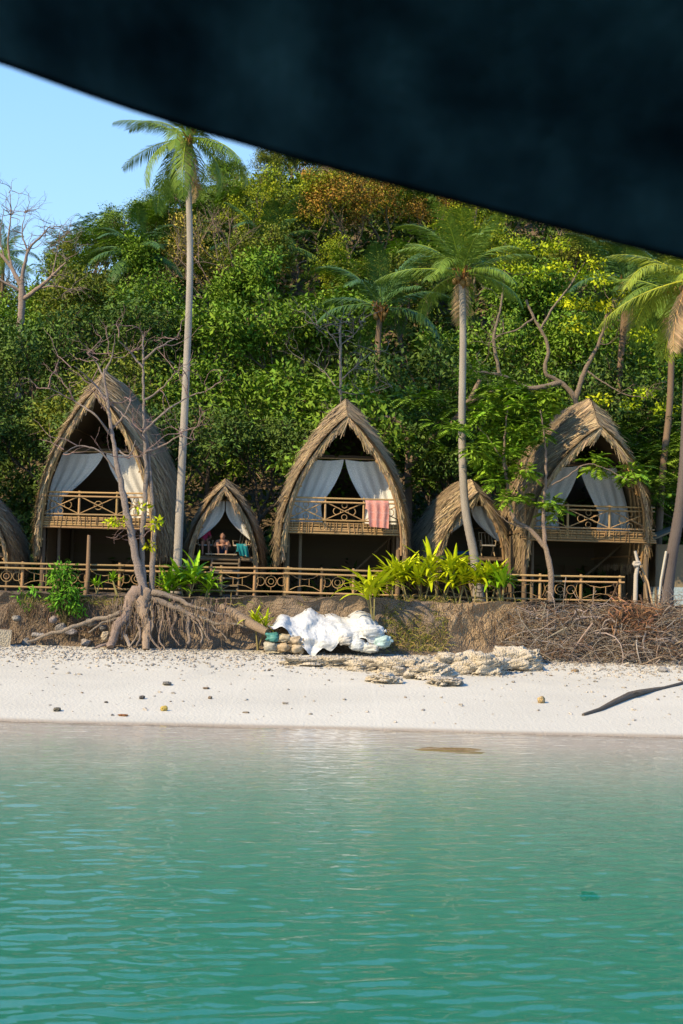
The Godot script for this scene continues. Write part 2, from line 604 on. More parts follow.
func big_hut(px: float, d: float, label: String, deck_py: float, curtain_py: float, apex_py: float, R: Roof, turn: float, styles: Array, ties: Array, cloth_col: Color, deck_out := 0.0, deck_wide := 0.0) -> Node3D:
	var base := pix(px, 600.0, d)
	base.y = land(base.x, d) - 0.02
	var up := func(py: float) -> float: return pix(px, py, d).y - base.y
	var deck: float = up.call(deck_py)
	R.yb = deck - 1.15
	R.H = up.call(apex_py) - R.yb
	var root := thing("thatched_hut", base, label, "hut", "large two-storey thatched huts on stilts", turn)
	thatched_roof(root, R, 19000, 0.1, 4)
	# floor and its front beam of split bamboo
	var w := R.half(deck, 0.3) - 0.05 + deck_wide
	var mb := MB.new()
	mb.box(Vector3(0, deck - 0.06, -R.L * 0.5 - 0.1 + deck_out * 0.5), Vector3(w * 2.0, 0.12, R.L - 0.6 + deck_out), Color(0.2, 0.14, 0.08))
	obj("floor", mb, M.timber, root)
	var fascia := Node3D.new()
	fascia.name = "front_beam"
	root.add_child(fascia)
	fascia.position.z = deck_out
	mb = MB.new()
	mb.box(Vector3(0, deck - 0.2, -0.16), Vector3(w * 2.0 + 0.1, 0.4, 0.05), Color(0.24, 0.155, 0.085))
	obj("backing_board", mb, M.timber, fascia)
	for k in 5:
		pole(fascia, "bamboo_strip", bent(Vector3(-w - rnd(0.05, 0.16), deck - 0.03 - k * 0.088, -0.115), Vector3(w + rnd(0.05, 0.16), deck - 0.03 - k * 0.088 + rnd(-0.02, 0.02), -0.115), Vector3(0, rnd(-0.012, 0.012), 0), 4), 0.046, 0.04, BAMBOO * 0.9)
	for k in 30:
		var x := lerpf(-w, w, (k + rnd(0.1, 0.9)) / 30.0)
		pole(fascia, "lashing", [Vector3(x, deck + 0.01, -0.06), Vector3(x + rnd(-0.06, 0.06), deck - rnd(0.2, 0.42), -0.06)], 0.016, 0.014, BAMBOO * rnd(0.55, 1.2), 4)
	# railing
	var rl := Node3D.new()
	rl.name = "railing"
	root.add_child(rl)
	var h := 0.92
	var wr := w - 0.06
	var z := -0.12 + deck_out
	for k in 4:
		var x := lerpf(-wr, wr, k / 3.0)
		pole(rl, "post", [Vector3(x, deck - 0.3, z), Vector3(x, deck + h + 0.05, z)], 0.05, 0.045)
	for y in [h, h * 0.84, 0.1]:
		pole(rl, "rail", bent(Vector3(-wr - 0.12, deck + y, z + 0.05), Vector3(wr + 0.12, deck + y, z + 0.05), Vector3(0, -0.015, 0), 4), 0.04, 0.034, BAMBOO * 1.1)
	for k in 3:
		bay(rl, Vector3(lerpf(-wr, wr, k / 3.0), deck, z), Vector3(lerpf(-wr, wr, (k + 1) / 3.0), deck, z), h, styles[k])
	# curtains on their rod
	var cy: float = up.call(curtain_py)
	for k in 2:
		curtain(root, R, -1.0 if k == 0 else 1.0, cy, deck + 0.04, -0.95, ties[k], deck + 0.72, cloth_col, 0.95)
	var wc := R.half(cy, 0.95) - 0.1
	pole(root, "curtain_rod", [Vector3(-wc, cy + 0.03, -0.93), Vector3(wc, cy + 0.03, -0.93)], 0.03, 0.03)
	# tie beam, back wall, added shade walls below, stilts
	pole(root, "tie_beam", [Vector3(-wc, cy + 0.12, -1.1), Vector3(wc, cy + 0.12, -1.1)], 0.06, 0.06, Color(0.13, 0.095, 0.06))
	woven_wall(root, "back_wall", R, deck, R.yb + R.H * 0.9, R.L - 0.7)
	woven_wall(root, "added_shade_wall", R, -0.2, deck - 0.1, R.L - 0.4)  # added wall, its dark brown standing in for the under-deck shade
	for s in [-1.0, 1.0]:                                 # side panels added to block the sun and darken the space below the deck
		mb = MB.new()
		mb.box(Vector3(s * (w - 0.02), deck * 0.5 - 0.15, -R.L * 0.5 - 0.4), Vector3(0.04, deck - 0.1, R.L - 1.6), Color(0.2, 0.15, 0.095))  # same deepened brown, for the under-deck shade
		obj("added_side_screen", mb, M.timber, root)
	for x in [-w + 0.12, w - 0.14]:
		for zz in [-0.35 + deck_out, -2.4, -R.L + 1.0]:
			pole(root, "stilt", [Vector3(x, -0.4, zz), Vector3(x + rnd(-0.03, 0.03), deck, zz)], 0.1, 0.085, Color(0.2, 0.15, 0.1), 8, "timber")
	pole(root, "stilt", [Vector3(-w + 0.62, -0.4, -0.7), Vector3(-w + 0.6, deck, -0.7)], 0.07, 0.065, Color(0.2, 0.15, 0.1), 8, "timber")
	pole(root, "joist", [Vector3(-w, deck - 0.22, -0.3), Vector3(w, deck - 0.22, -0.3)], 0.09, 0.09, Color(0.17, 0.12, 0.08), 8, "timber")
	pole(root, "diagonal_brace", [Vector3(-w * 0.1, 0.3, -2.4), Vector3(w - 0.15, deck - 0.3, -2.4)], 0.05, 0.05, Color(0.17, 0.13, 0.09), 6, "timber")
	return root


func small_hut(px: float, d: float, label: String, floor_py: float, apex_py: float, R: Roof, turn: float, inner := true) -> Node3D:
	var base := pix(px, 600.0, d)
	base.y = land(base.x, d) - 0.02
	var up := func(py: float) -> float: return pix(px, py, d).y - base.y
	var fl: float = up.call(floor_py)
	R.yb = fl - 0.35
	R.H = up.call(apex_py) - R.yb
	R.L = 3.2
	R.hood = 0.7
	R.prow = 0.3
	var root := thing("small_thatched_hut", base, label, "hut", "small open thatched huts", turn)
	thatched_roof(root, R, 9000, 0.09, 3)
	var w := R.half(fl, 0.3) - 0.04
	var mb := MB.new()
	mb.box(Vector3(0, fl - 0.05, -R.L * 0.5), Vector3(w * 2.0, 0.1, R.L - 0.3), Color(0.22, 0.16, 0.1))
	obj("floor", mb, M.timber, root)
	pole(root, "front_beam", [Vector3(-w, fl - 0.13, -0.1), Vector3(w, fl - 0.13, -0.1)], 0.07, 0.07, Color(0.2, 0.14, 0.09))
	for x in [-w + 0.1, w - 0.1]:
		for zz in [-0.25, -R.L + 0.4]:
			pole(root, "stilt", [Vector3(x, -0.4, zz), Vector3(x, fl, zz)], 0.07, 0.065, Color(0.22, 0.16, 0.1), 7, "timber")
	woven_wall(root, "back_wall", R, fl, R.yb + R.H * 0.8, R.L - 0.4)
	woven_wall(root, "added_shade_wall", R, -0.2, fl - 0.1, R.L - 0.35)  # added dark wall that keeps the space under the floor dim
	var cy := fl + (R.H * R.front_h + R.yb - fl) * 0.8
	for side in [-1.0, 1.0]:
		# cloth gathered from the top of the mouth to the side: a tapering swag
		var nu := 12; var nv := 18
		var pts := PackedVector3Array()
		for a in nv:
			var v := float(a) / (nv - 1)
			var y := lerpf(cy, fl + 0.62, v)
			var xo := R.half(y, 0.4) - 0.2
			var xi := lerpf(0.02, xo - 0.1, pow(v, 1.15)) - 0.14 * sin(v * PI)
			for b in nu:
				var u := float(b) / (nu - 1)
				pts.append(Vector3(side * lerpf(maxf(xi, 0.02), maxf(xo, 0.12), u), y, -0.4 + 0.05 * sin(u * 11.0 + v * 3.0) + 0.06 * noise(u * 80.0, v * 120.0, side * 30.0)))
		mb = MB.new()
		mb.sheet(nv, nu, pts, PackedColorArray([Color(0.8, 0.79, 0.76)]), side < 0.0)
		obj("curtain", mb, M.cloth, root)
	pole(root, "curtain_rod", [Vector3(-R.half(cy, 0.4) + 0.1, cy + 0.02, -0.4), Vector3(R.half(cy, 0.4) - 0.1, cy + 0.02, -0.4)], 0.03, 0.03)
	if inner:
		var st := Node3D.new()
		st.name = "stairs"
		root.add_child(st)
		for k in 4:
			mb = MB.new()
			mb.box(Vector3(0.1, fl - 0.28 * (k + 1) , 0.12 + 0.24 * k), Vector3(1.05, 0.06, 0.24), jit(Color(0.3, 0.23, 0.16), 0.15))
			obj("tread", mb, M.timber, st)
		for x in [-0.42, 0.62]:
			pole(st, "stringer", [Vector3(x, fl - 0.1, 0.0), Vector3(x, -0.1, 1.15)], 0.05, 0.05, Color(0.22, 0.16, 0.1))
	return root


func huts() -> void:
	var a := Roof.new()
	a.W = 2.56; a.pw = 2.3; a.front_w = 0.88; a.front_h = 0.87; a.prow = 0.7; a.L = 5.4
	big_hut(94.0, 52.0, "tall thatched hut on stilts behind the bare pink-stemmed tree", 517.0, 450.0, 369.0, a, -0.07, [3, 0, 3], [0.75, 0.5], Color(0.78, 0.76, 0.71))
	var b := Roof.new()
	b.W = 2.5; b.pw = 2.3; b.front_w = 0.92; b.front_h = 0.86; b.prow = 0.5
	big_hut(342.5, 52.0, "tall thatched hut on stilts with a pink towel over its railing", 523.0, 457.0, 396.0, b, 0.05, [3, 3, 3], [0.42, 0.42], Color(0.83, 0.82, 0.79))
	var c := Roof.new()
	c.W = 2.27; c.front_w = 1.02; c.front_h = 0.8; c.prow = 1.6; c.hood = 1.5; c.pw = 2.9
	big_hut(585.0, 52.0, "tall thatched hut on stilts whose shaggy peak droops forward as a hood", 531.0, 464.0, 399.0, c, 0.13, [3, 3, 3], [0.42, 0.42], Color(0.8, 0.79, 0.76), 0.42, 0.22)
	var e := Roof.new()
	e.W = 1.5; e.front_w = 0.88; e.front_h = 0.9
	small_hut(222.0, 53.4, "small open thatched hut with two people sitting in it", 556.0, 478.0, e, 0.02)
	var f := Roof.new()
	f.W = 1.72; f.front_w = 0.82; f.front_h = 0.84
	small_hut(473.0, 53.2, "small open thatched hut behind the white palm trunk", 556.0, 479.0, f, 0.32)
	var g := Roof.new()
	g.W = 1.6; g.front_w = 0.85; g.front_h = 0.88
	small_hut(-30.0, 53.0, "small thatched hut cut off by the left edge of the photo", 552.0, 486.0, g, 0.0, false)


func fence() -> void:
	var root := thing("bamboo_fence", Vector3(0, land(0, 50.0), -49.9), "low bamboo fence with ring patterns along the top of the bank", "fence")
	var posts := []
	var x := -19.5
	while x < 10.3:
		posts.append(x)
		x += rnd(1.12, 1.24) if x < 2.0 else rnd(1.36, 1.55)
	var y := func(xx: float) -> float: return land(xx, 49.9) - root.position.y
	for k in posts.size():
		var p: float = posts[k]
		pole(root, "post", [Vector3(p, y.call(p) - 0.3, 0), Vector3(p + rnd(-0.02, 0.02), y.call(p) + 1.04 + rnd(-0.02, 0.06), 0)], rnd(0.055, 0.075), 0.055)
		if k == posts.size() - 1: break
		var q: float = posts[k + 1]
		var a := Vector3(p, y.call(p), 0); var b := Vector3(q, y.call(q), 0)
		bay(root, a + Vector3(0, 0.1, 0), b + Vector3(0, 0.1, 0), 0.9, 1 if k % 2 == 0 else 2, 0.02)
	for hgt in [1.0, 0.82, 0.16]:                         # rails of several poles, butted
		var k := 0
		while k < posts.size() - 1:
			var m := mini(k + 5, posts.size() - 1)
			var p: float = posts[k]; var q: float = posts[m]
			pole(root, "rail", bent(Vector3(p - 0.15, y.call(p) + hgt + rnd(-0.01, 0.01), 0.07 + (k % 2) * 0.05), Vector3(q + 0.15, y.call(q) + hgt + rnd(-0.01, 0.01), 0.07 + (k % 2) * 0.05), Vector3(0, rnd(-0.02, 0.01), 0), 7), 0.046, 0.036, BAMBOO * 1.12)
			k = m


# ---------------------------------------------------------------- trees
func grow(mb: MB, tips: Array, p: Vector3, dir: Vector3, len: float, r: float, lvl: int, fan: float, lift: float, col: Color, kids := 3, wob := 0.22) -> void:
	var pts := [p]
	var q := p
	var dd := dir
	for k in 4:
		dd = (dd + rvec() * wob + Vector3.UP * lift * 0.25).normalized()
		q += dd * len / 4.0
		pts.append(q)
	mb.tube(pts, [r, r * 0.62], 6 if r > 0.05 else 4, jit(col, 0.12))
	if lvl <= 1:
		tips.append([q, dd]); tips.append([pts[2], dd])
	if lvl == 0: return
	for k in kids:
		var from: Vector3 = pts[4] if k == 0 else pts[2 + k % 3]
		var nd := (dd + rvec() * fan + Vector3.UP * lift * 0.4).normalized()
		grow(mb, tips, from, nd, len * rnd(0.62, 0.85), r * (0.6 if k == 0 else 0.48), lvl - 1, fan, lift, col, kids, wob)


func clump(mb: MB, at: Vector3, r: float, count: int, ll: float, lw: float, col: Color, flat := 0.7, droop := 0.25, vary := 0.15) -> void:
	var tone := jit(col, 0.34)
	for k in count:
		var o := rvec()
		var p := at + Vector3(o.x, o.y * flat, o.z) * r * pow(rng.randf(), 0.45)
		var dir := (o * 0.6 + rvec() * 0.7 - Vector3.UP * droop).normalized()
		var nrm := (Vector3.UP * 0.9 + o * 0.5 + rvec() * 0.75).normalized()
		var sd := dir.cross(nrm).normalized()
		var s := rnd(0.7, 1.25)
		mb.leaf(p, dir, sd, ll * s, lw * s, jit(tone, vary), (o * 0.75 + Vector3.UP * 0.35 + rvec() * 0.25).normalized())


func sprays(mb: MB, at: Vector3, r: float, count: int, len: float, col: Color, leaflet := 0.15) -> void:
	var tone := jit(col, 0.3)
	for k in count:
		var o := rvec()
		o.y = absf(o.y) * 0.7 - 0.15
		var p := at + o * r * rnd(0.1, 0.75)
		var dir := (o + rvec() * 0.4).normalized()
		var sd := dir.cross(Vector3.UP + rvec() * 0.3).normalized()
		var c2 := jit(tone, 0.22)
		for j in 8:
			var t := (j + 0.6) / 8.0
			var q := p + dir * len * t - Vector3.UP * len * 0.45 * t * t
			var l := leaflet * (0.6 + 0.8 * sin(t * PI))
			for s in [-1.0, 1.0]:
				var ld: Vector3 = (sd * s + dir * 0.45 - Vector3.UP * 0.35).normalized()
				mb.leaf(q, ld, ld.cross(Vector3.UP + rvec() * 0.4).normalized(), l, l * 0.38, jit(c2, 0.12), (o * 0.5 + Vector3.UP * 0.6 + rvec() * 0.25).normalized())


func species(kind: String, seed_: int) -> Dictionary:
	rng.seed = seed_
	var wood := MB.new()
	var crown := MB.new()
	var tips := []
	var bark := Color(0.17, 0.13, 0.1)
	var height := 9.0
	match kind:
		"dark":      # dense, dark, broad-leaved
			grow(wood, tips, Vector3.ZERO, Vector3(rnd(-0.1, 0.1), 1, rnd(-0.1, 0.1)).normalized(), 3.0, 0.2, 4, 0.62, 0.35, bark)
			for t in tips: clump(crown, t[0] + rvec() * 0.25, rnd(0.5, 0.85), 32, 0.21, 0.09, Color(0.085, 0.14, 0.03))
		"green":     # dense, fresh green
			grow(wood, tips, Vector3.ZERO, Vector3(rnd(-0.15, 0.15), 1, rnd(-0.15, 0.15)).normalized(), 2.8, 0.17, 4, 0.66, 0.3, Color(0.24, 0.19, 0.14))
			for t in tips: clump(crown, t[0] + rvec() * 0.3, rnd(0.45, 0.85), 30, 0.24, 0.105, Color(0.13, 0.22, 0.024))
		"olive":
			grow(wood, tips, Vector3.ZERO, Vector3(rnd(-0.15, 0.15), 1, rnd(-0.15, 0.15)).normalized(), 2.6, 0.17, 4, 0.7, 0.25, bark)
			for t in tips: clump(crown, t[0] + rvec() * 0.3, rnd(0.45, 0.8), 34, 0.17, 0.08, Color(0.15, 0.18, 0.025))
		"feather":   # compound leaves in hanging sprays
			grow(wood, tips, Vector3.ZERO, Vector3(rnd(-0.2, 0.2), 1, rnd(-0.2, 0.2)).normalized(), 2.6, 0.13, 4, 0.68, 0.25, Color(0.28, 0.22, 0.16))
			for t in tips:
				if rng.randf() < 0.9: sprays(crown, t[0], rnd(0.4, 0.75), 5, 0.6, Color(0.13, 0.22, 0.025))
		"yellow":    # open layered crown of yellow-green leaves on sinuous limbs
			grow(wood, tips, Vector3.ZERO, Vector3(rnd(-0.3, 0.3), 1, rnd(-0.2, 0.2)).normalized(), 2.9, 0.15, 4, 0.8, 0.12, Color(0.27, 0.22, 0.17), 3, 0.34)
			for t in tips:
				if rng.randf() < 0.85: clump(crown, t[0], rnd(0.45, 0.8), 34, 0.17, 0.095, Color(0.26, 0.31, 0.02), 0.4, 0.1)
		"dry":       # half-bare crown of orange-brown leaves
			grow(wood, tips, Vector3.ZERO, Vector3(rnd(-0.2, 0.2), 1, rnd(-0.2, 0.2)).normalized(), 2.7, 0.15, 4, 0.66, 0.3, Color(0.25, 0.19, 0.14))
			for t in tips: clump(crown, t[0], rnd(0.35, 0.7), 26, 0.17, 0.08, Color(0.28, 0.165, 0.035) if rng.randf() < 0.65 else Color(0.26, 0.24, 0.025), 0.8)
		"straw":     # scrubby crown of pale straw-coloured twigs and leaves
			grow(wood, tips, Vector3.ZERO, Vector3(rnd(-0.2, 0.2), 1, rnd(-0.2, 0.2)).normalized(), 2.2, 0.1, 4, 0.7, 0.2, Color(0.3, 0.23, 0.16))
			for t in tips: clump(crown, t[0], rnd(0.4, 0.7), 22, 0.16, 0.065, Color(0.37, 0.31, 0.06), 0.8)
		"umbrella":  # wide flat-topped crown
			grow(wood, tips, Vector3.ZERO, Vector3(0.1, 1, 0).normalized(), 3.2, 0.24, 4, 0.95, 0.1, Color(0.24, 0.19, 0.14))
			for t in tips:
				clump(crown, t[0] + Vector3(0, 0.3, 0), rnd(0.6, 0.95), 36, 0.16, 0.075, Color(0.15, 0.23, 0.035), 0.32, 0.05)
		"bare":      # leafless
			grow(wood, tips, Vector3.ZERO, Vector3(rnd(-0.1, 0.1), 1, 0).normalized(), 3.0, 0.15, 5, 0.62, 0.16, Color(0.36, 0.26, 0.21), 3, 0.28)
	var top := 0.0
	var arr: MB = crown if crown.v.size() > 0 else wood
	for p in arr.v: top = maxf(top, p.y)
	return {"wood": wood.mesh(), "crown": crown.mesh() if crown.v.size() else null, "height": top * 0.96, "name": kind}


const KIND_NAMES := {"dark": "dense_tree", "green": "leafy_tree", "olive": "olive_green_tree", "feather": "feathery_tree", "yellow": "yellow_green_tree", "dry": "dry_leaved_tree", "straw": "straw_coloured_tree", "umbrella": "umbrella_tree", "bare": "bare_tree"}
const KIND_WORDS := {"dark": "dense dark green tree", "green": "fresh green leafy tree", "olive": "dull olive green tree", "feather": "bright feathery-leaved tree", "yellow": "open yellow-green tree", "dry": "orange-brown dry-leaved tree", "straw": "scrubby straw-coloured tree", "umbrella": "wide flat-topped green tree", "bare": "leafless pale-branched tree"}
var planted := []
var kinds := {}


func plant(kind: String, px: float, d: float, top_py: float) -> void:
	var bank: Array = kinds[kind]
	var s: Dictionary = bank[rng.randi() % bank.size()]
	var at := pix(px, 500.0, d)
	at.y = land(at.x, d) - 0.15
	var want := pix(px, top_py, d).y - at.y
	var k := clampf(want / float(s.height), 0.45, 1.7)
	var root := thing(KIND_NAMES[kind], at, "", "tree", "", rnd(0, TAU))
	var o := obj("trunk", s.wood, M.bark, root)
	o.scale = Vector3.ONE * k
	if s.crown:
		o = obj("crown", s.crown, M.dry_leaf if kind in ["dry", "straw"] else M.leaf, root)
		o.scale = Vector3(k * rnd(1.0, 1.2), k, k * rnd(1.0, 1.2))
	planted.append([root, kind, px, d])


func label_trees() -> void:
	var spots := {}
	for t in planted:
		var px: float = t[2]; var d: float = t[3]
		var zone := "past the left edge hut" if px < 20.0 else "behind the bare-stemmed hut" if px < 172.0 else "behind the small hut with people" if px < 268.0 else "behind the pink-towel hut" if px < 415.0 else "behind the small hut by the palm" if px < 512.0 else "behind the hooded hut" if px < 650.0 else "beyond the hooded hut"
		var row := "at the forest foot" if d < 64.0 else "low on the slope" if d < 74.0 else "halfway up the slope" if d < 86.0 else "high on the slope" if d < 97.0 else "on the ridge" if d < 112.0 else "on the hilltop" if d < 123.0 else "on the higher hilltop" if d < 134.0 else "on the topmost ground"
		var key: String = "%s %s %s" % [KIND_WORDS[t[1]], row, zone]
		if not spots.has(key): spots[key] = []
		spots[key].append(t)
	for key in spots:
		var l: Array = spots[key]
		l.sort_custom(func(a, b): return a[2] < b[2])
		for k in l.size():
			var pre := ""
			if l.size() == 2: pre = ["leftmost ", "rightmost "][k]
			elif l.size() > 2: pre = ["first ", "second ", "third ", "fourth ", "fifth ", "sixth ", "seventh ", "eighth ", "ninth ", "tenth ", "eleventh ", "twelfth "][mini(k, 11)]
			(l[k][0] as Node).set_meta("label", pre + key)
			(l[k][0] as Node).set_meta("group", "forest trees on the hillside")


func forest() -> void:
	for a in [["dark", 3], ["green", 3], ["olive", 2], ["feather", 2], ["yellow", 2], ["dry", 2], ["straw", 2], ["umbrella", 1], ["bare", 2]]:
		kinds[a[0]] = []
		for k in a[1]: kinds[a[0]].append(species(a[0], 100 + k * 17 + a[0].hash() % 1000))
	rng.seed = 5
	var rows := [[59.5, 400.0, 2.7], [64.0, 352.0, 3.7], [70.0, 305.0, 4.0], [77.0, 262.0, 4.0], [84.0, 222.0, 3.0], [91.0, 190.0, 3.1], [99.0, 160.0, 3.2], [108.0, 138.0, 3.4]]
	for r in rows.size():
		var d0: float = rows[r][0]
		var px := -70.0 - rnd(0, 30)
		while px < 770.0:
			var d := d0 + rnd(-1.8, 1.8)
			var top: float = rows[r][1] + rnd(-16, 22)
			var line := 262.0 - 0.6 * clampf(px, 0.0, 90.0) - 0.42 * clampf(px - 90.0, 0.0, 170.0)
			top = maxf(top, line + (7.0 - r) * 10.0 + rnd(-8, 6)) if px < 270.0 and r > 2 else top
			var kind := "green"
			var u := rng.randf()
			if px < 175.0:
				kind = "dark" if r < 3 else ("olive" if u < 0.3 else "green" if u < 0.7 else "feather")
				if r < 3 and u < 0.25: kind = "olive"
				if r in [4, 5, 6] and u > 0.85: kind = "straw"
			elif px < 330.0:
				kind = "dark" if r == 0 else ("green" if r < 4 else ("straw" if u < 0.18 else "olive" if u < 0.4 else "yellow" if u < 0.75 else "feather"))
			elif px < 440.0:
				kind = "dark" if r == 0 and u < 0.5 else ("green" if r < 3 else ("olive" if u < 0.5 else "feather"))
				if r >= 5 and u < 0.7: kind = "dry"
			else:
				kind = ["feather", "dark", "green", "green", "yellow", "yellow", "yellow", "yellow"][r]
				if u < 0.25: kind = ["green", "green", "dark", "feather", "olive", "green", "olive", "green"][r]
			if r >= 6 and px > 100.0 and px < 230.0: kind = "umbrella" if r == 6 else "green"
			if r >= 5 and px > 225.0 and px < 345.0: kind = "yellow" if u < 0.75 else "olive"
			if px > -10.0 and px < 58.0 and r >= 6:
				px += 40.0
				continue
			plant(kind, px, d, top)
			px += rows[r][2] * FOCAL / d0 * rnd(0.85, 1.15)
	# the hill goes on rising behind the awning
	for r in 3:
		var px := 262.0 + r * 25.0
		while px < 900.0:
			plant(["yellow", "green", "olive", "feather"][rng.randi() % 4], px, 117.0 + r * 11.0 + rnd(-2, 2), [104.0, 62.0, 24.0][r] + rnd(-8, 12))
			px += 5.6 * FOCAL / (117.0 + r * 11.0) * rnd(0.85, 1.15)
	# trees picked out by eye
	plant("umbrella", 158.0, 100.0, 190.0)
	plant("umbrella", 215.0, 103.0, 168.0)
	plant("dark", 84.0, 98.0, 218.0)
	plant("dark", 285.0, 108.0, 140.0)
	plant("bare", 246.0, 80.0, 212.0)
	plant("dry", 352.0, 88.0, 176.0)
	plant("dry", 385.0, 89.0, 172.0)
	plant("yellow", 318.0, 90.0, 168.0)
	plant("yellow", 290.0, 88.0, 190.0)
	plant("dry", 414.0, 90.0, 182.0)
	# the wood goes on beyond the photo's left edge and shades the terrace there
	for a in [[-150.0, 50.5, 330.0], [-215.0, 52.5, 300.0], [-120.0, 56.0, 350.0], [-290.0, 50.0, 320.0], [-200.0, 60.0, 300.0], [-360.0, 54.0, 280.0]]:
		plant("dark", a[0], a[1], a[2])
	label_trees()
	# low growth under the trees
	var mb := MB.new()
	for k in 7: clump(mb, Vector3(rnd(-0.7, 0.7), rnd(0.2, 0.8), rnd(-0.7, 0.7)), 0.55, 22, 0.26, 0.1, Color(0.1, 0.15, 0.03), 0.8)
	var mm := MultiMesh.new()
	mm.transform_format = MultiMesh.TRANSFORM_3D
	mm.mesh = mb.mesh()
	mm.instance_count = 1500
	for k in 1500:
		var d := rnd(57.6, 112.0)
		if k < 160: d = rnd(57.4, 60.0)
		var x := rnd(-0.33, 0.33) * d
		var s := rnd(0.8, 1.7) * (1.0 if d < 75.0 else 1.4)
		mm.set_instance_transform(k, Transform3D(Basis.from_euler(Vector3(0, rnd(0, TAU), 0)) * s, Vector3(x, land(x, d) - 0.1, -d)))
	var o := MultiMeshInstance3D.new()
	o.multimesh = mm
	o.material_override = M.leaf
	o.name = "undergrowth"
	add_child(o)
	tag(o, "low dark green undergrowth covering the hillside under the trees", "undergrowth", "", "stuff")


# ---------------------------------------------------------------- palms
func frond_mesh(seed_: int, droop: float, col: Color) -> ArrayMesh:   # one metre long, along +z
	rng.seed = seed_
	var mb := MB.new()
	var pts := []
	var p := Vector3.ZERO
	var ang := 0.0
	var n := 12
	var twist := rnd(-0.15, 0.15)
	for k in n:
		pts.append(p)
		p += Vector3(twist * k / n * 0.2, sin(ang), cos(ang)) / (n - 1)
		ang -= droop / n * (0.4 + 1.3 * k / n)
	mb.tube(pts, [0.011, 0.002], 4, Color(col.r * 2.0, col.g * 1.7, col.b * 1.2))
	for j in 52:
		var t := 0.1 + 0.9 * j / 51.0
		var f := t * (n - 1)
		var k := mini(int(f), n - 2)
		var q: Vector3 = (pts[k] as Vector3).lerp(pts[k + 1], f - k)
		var fw: Vector3 = (pts[k + 1] - pts[k]).normalized()
		var l := 0.3 * pow(sin(PI * (0.16 + 0.78 * t)), 0.7) * rnd(0.85, 1.12)
		for s in [-1.0, 1.0]:
			var sd := Vector3(s, 0, 0)
			var dir := (sd * 0.75 + fw * 0.55 - Vector3.UP * rnd(0.1, 0.35)).normalized()
			var dir2 := (dir - Vector3.UP * rnd(0.5, 1.0)).normalized()
			var wv := fw.cross(dir).cross(dir).normalized() * rnd(0.0045, 0.0078)
			var m := q + dir * l * 0.5
			var e := m + dir2 * l * 0.5
			var cc := jit(col, 0.2)
			mb.face(q - wv * 0.6, q + wv * 0.6, m + wv, m - wv, cc)
			mb.tri(m - wv, m + wv, e, cc)
	return mb.mesh()


func palm(called: String, path: Array, r0: float, r1: float, crown: Vector3, fronds: int, len: float, label: String, bark: Color, dead := 3, low := -0.6, tint := 0, skip = null) -> Node3D:
	var root := thing(called, path[0], label, "palm tree", "coconut palms")
	# the stem: smooth curve through the given points, ringed
	var cv := Curve3D.new()
	for k in path.size():
		var a: Vector3 = path[maxi(k - 1, 0)]; var b: Vector3 = path[mini(k + 1, path.size() - 1)]
		cv.add_point(path[k] - path[0], -(b - a) / 6.0, (b - a) / 6.0)
	var n := int(cv.get_baked_length() / 0.09)
	var pts := []; var rad := []
	for k in n:
		var t := float(k) / (n - 1)
		pts.append(cv.sample_baked(t * cv.get_baked_length(), true))
		rad.append(lerpf(r0, r1, pow(t, 0.7)) * (1.0 + (0.045 if k % 2 == 0 else -0.02)) + 0.16 * exp(-t * n * 0.09 * 2.2) * r0 / 0.2)
	var mb := MB.new()
	mb.tube(pts, rad, 10, bark)
	for k in mb.c.size(): mb.c[k] = bark * (1.0 + 0.3 * noise(mb.v[k].x * 300.0, mb.v[k].y * 60.0, mb.v[k].z * 300.0))
	obj("trunk", mb, M.palm_bark, root)
	var top: Vector3 = crown - path[0]
	mb = MB.new()
	for k in 26:                                          # fibrous boots and husk round the bud
		var an := rnd(0, TAU)
		var o := Vector3(cos(an), 0, sin(an))
		mb.tube([top + o * r1 * 0.7 + Vector3(0, rnd(-0.5, 0.1), 0), top + o * rnd(0.2, 0.42) + Vector3(0, rnd(-0.1, 0.5), 0)], [0.07, 0.03], 4, jit(Color(0.3, 0.16, 0.05), 0.35))
	obj("fibre_sheath", mb, M.timber, root)
	for k in 7:
		var an := rnd(0, TAU)
		var sp := SphereMesh.new()
		sp.radius = 0.11; sp.height = 0.26; sp.radial_segments = 10; sp.rings = 6
		var o := obj("coconut", sp, M.coconut, root)
		o.position = top + Vector3(cos(an) * 0.27, rnd(-0.32, -0.1), sin(an) * 0.27)
	for k in fronds + dead:
		var an := k * 2.399 + rnd(-0.25, 0.25)
		var el := lerpf(1.25, low, pow(float(k) / fronds, 1.1)) if k < fronds else rnd(-1.45, -0.85)
		var dir := Vector3(sin(an) * cos(el), sin(el), cos(an) * cos(el))
		if skip != null and dir.dot(skip) > 0.2: continue
		var pool: Array = frond_meshes[tint] if k < fronds else frond_meshes[3]
		var o := obj("frond" if k < fronds else "dead_frond", pool[rng.randi() % pool.size()], M.palm_leaf if k < fronds else M.dry_leaf, root)
		var z := dir
		var xx := Vector3.UP.cross(z).normalized()
		o.transform = Transform3D(Basis(xx, z.cross(xx), z) * (len * rnd(0.88, 1.1) * (1.0 if k < fronds else 0.75)), top + Vector3(0, 0.1, 0) + dir * 0.1)
	return root


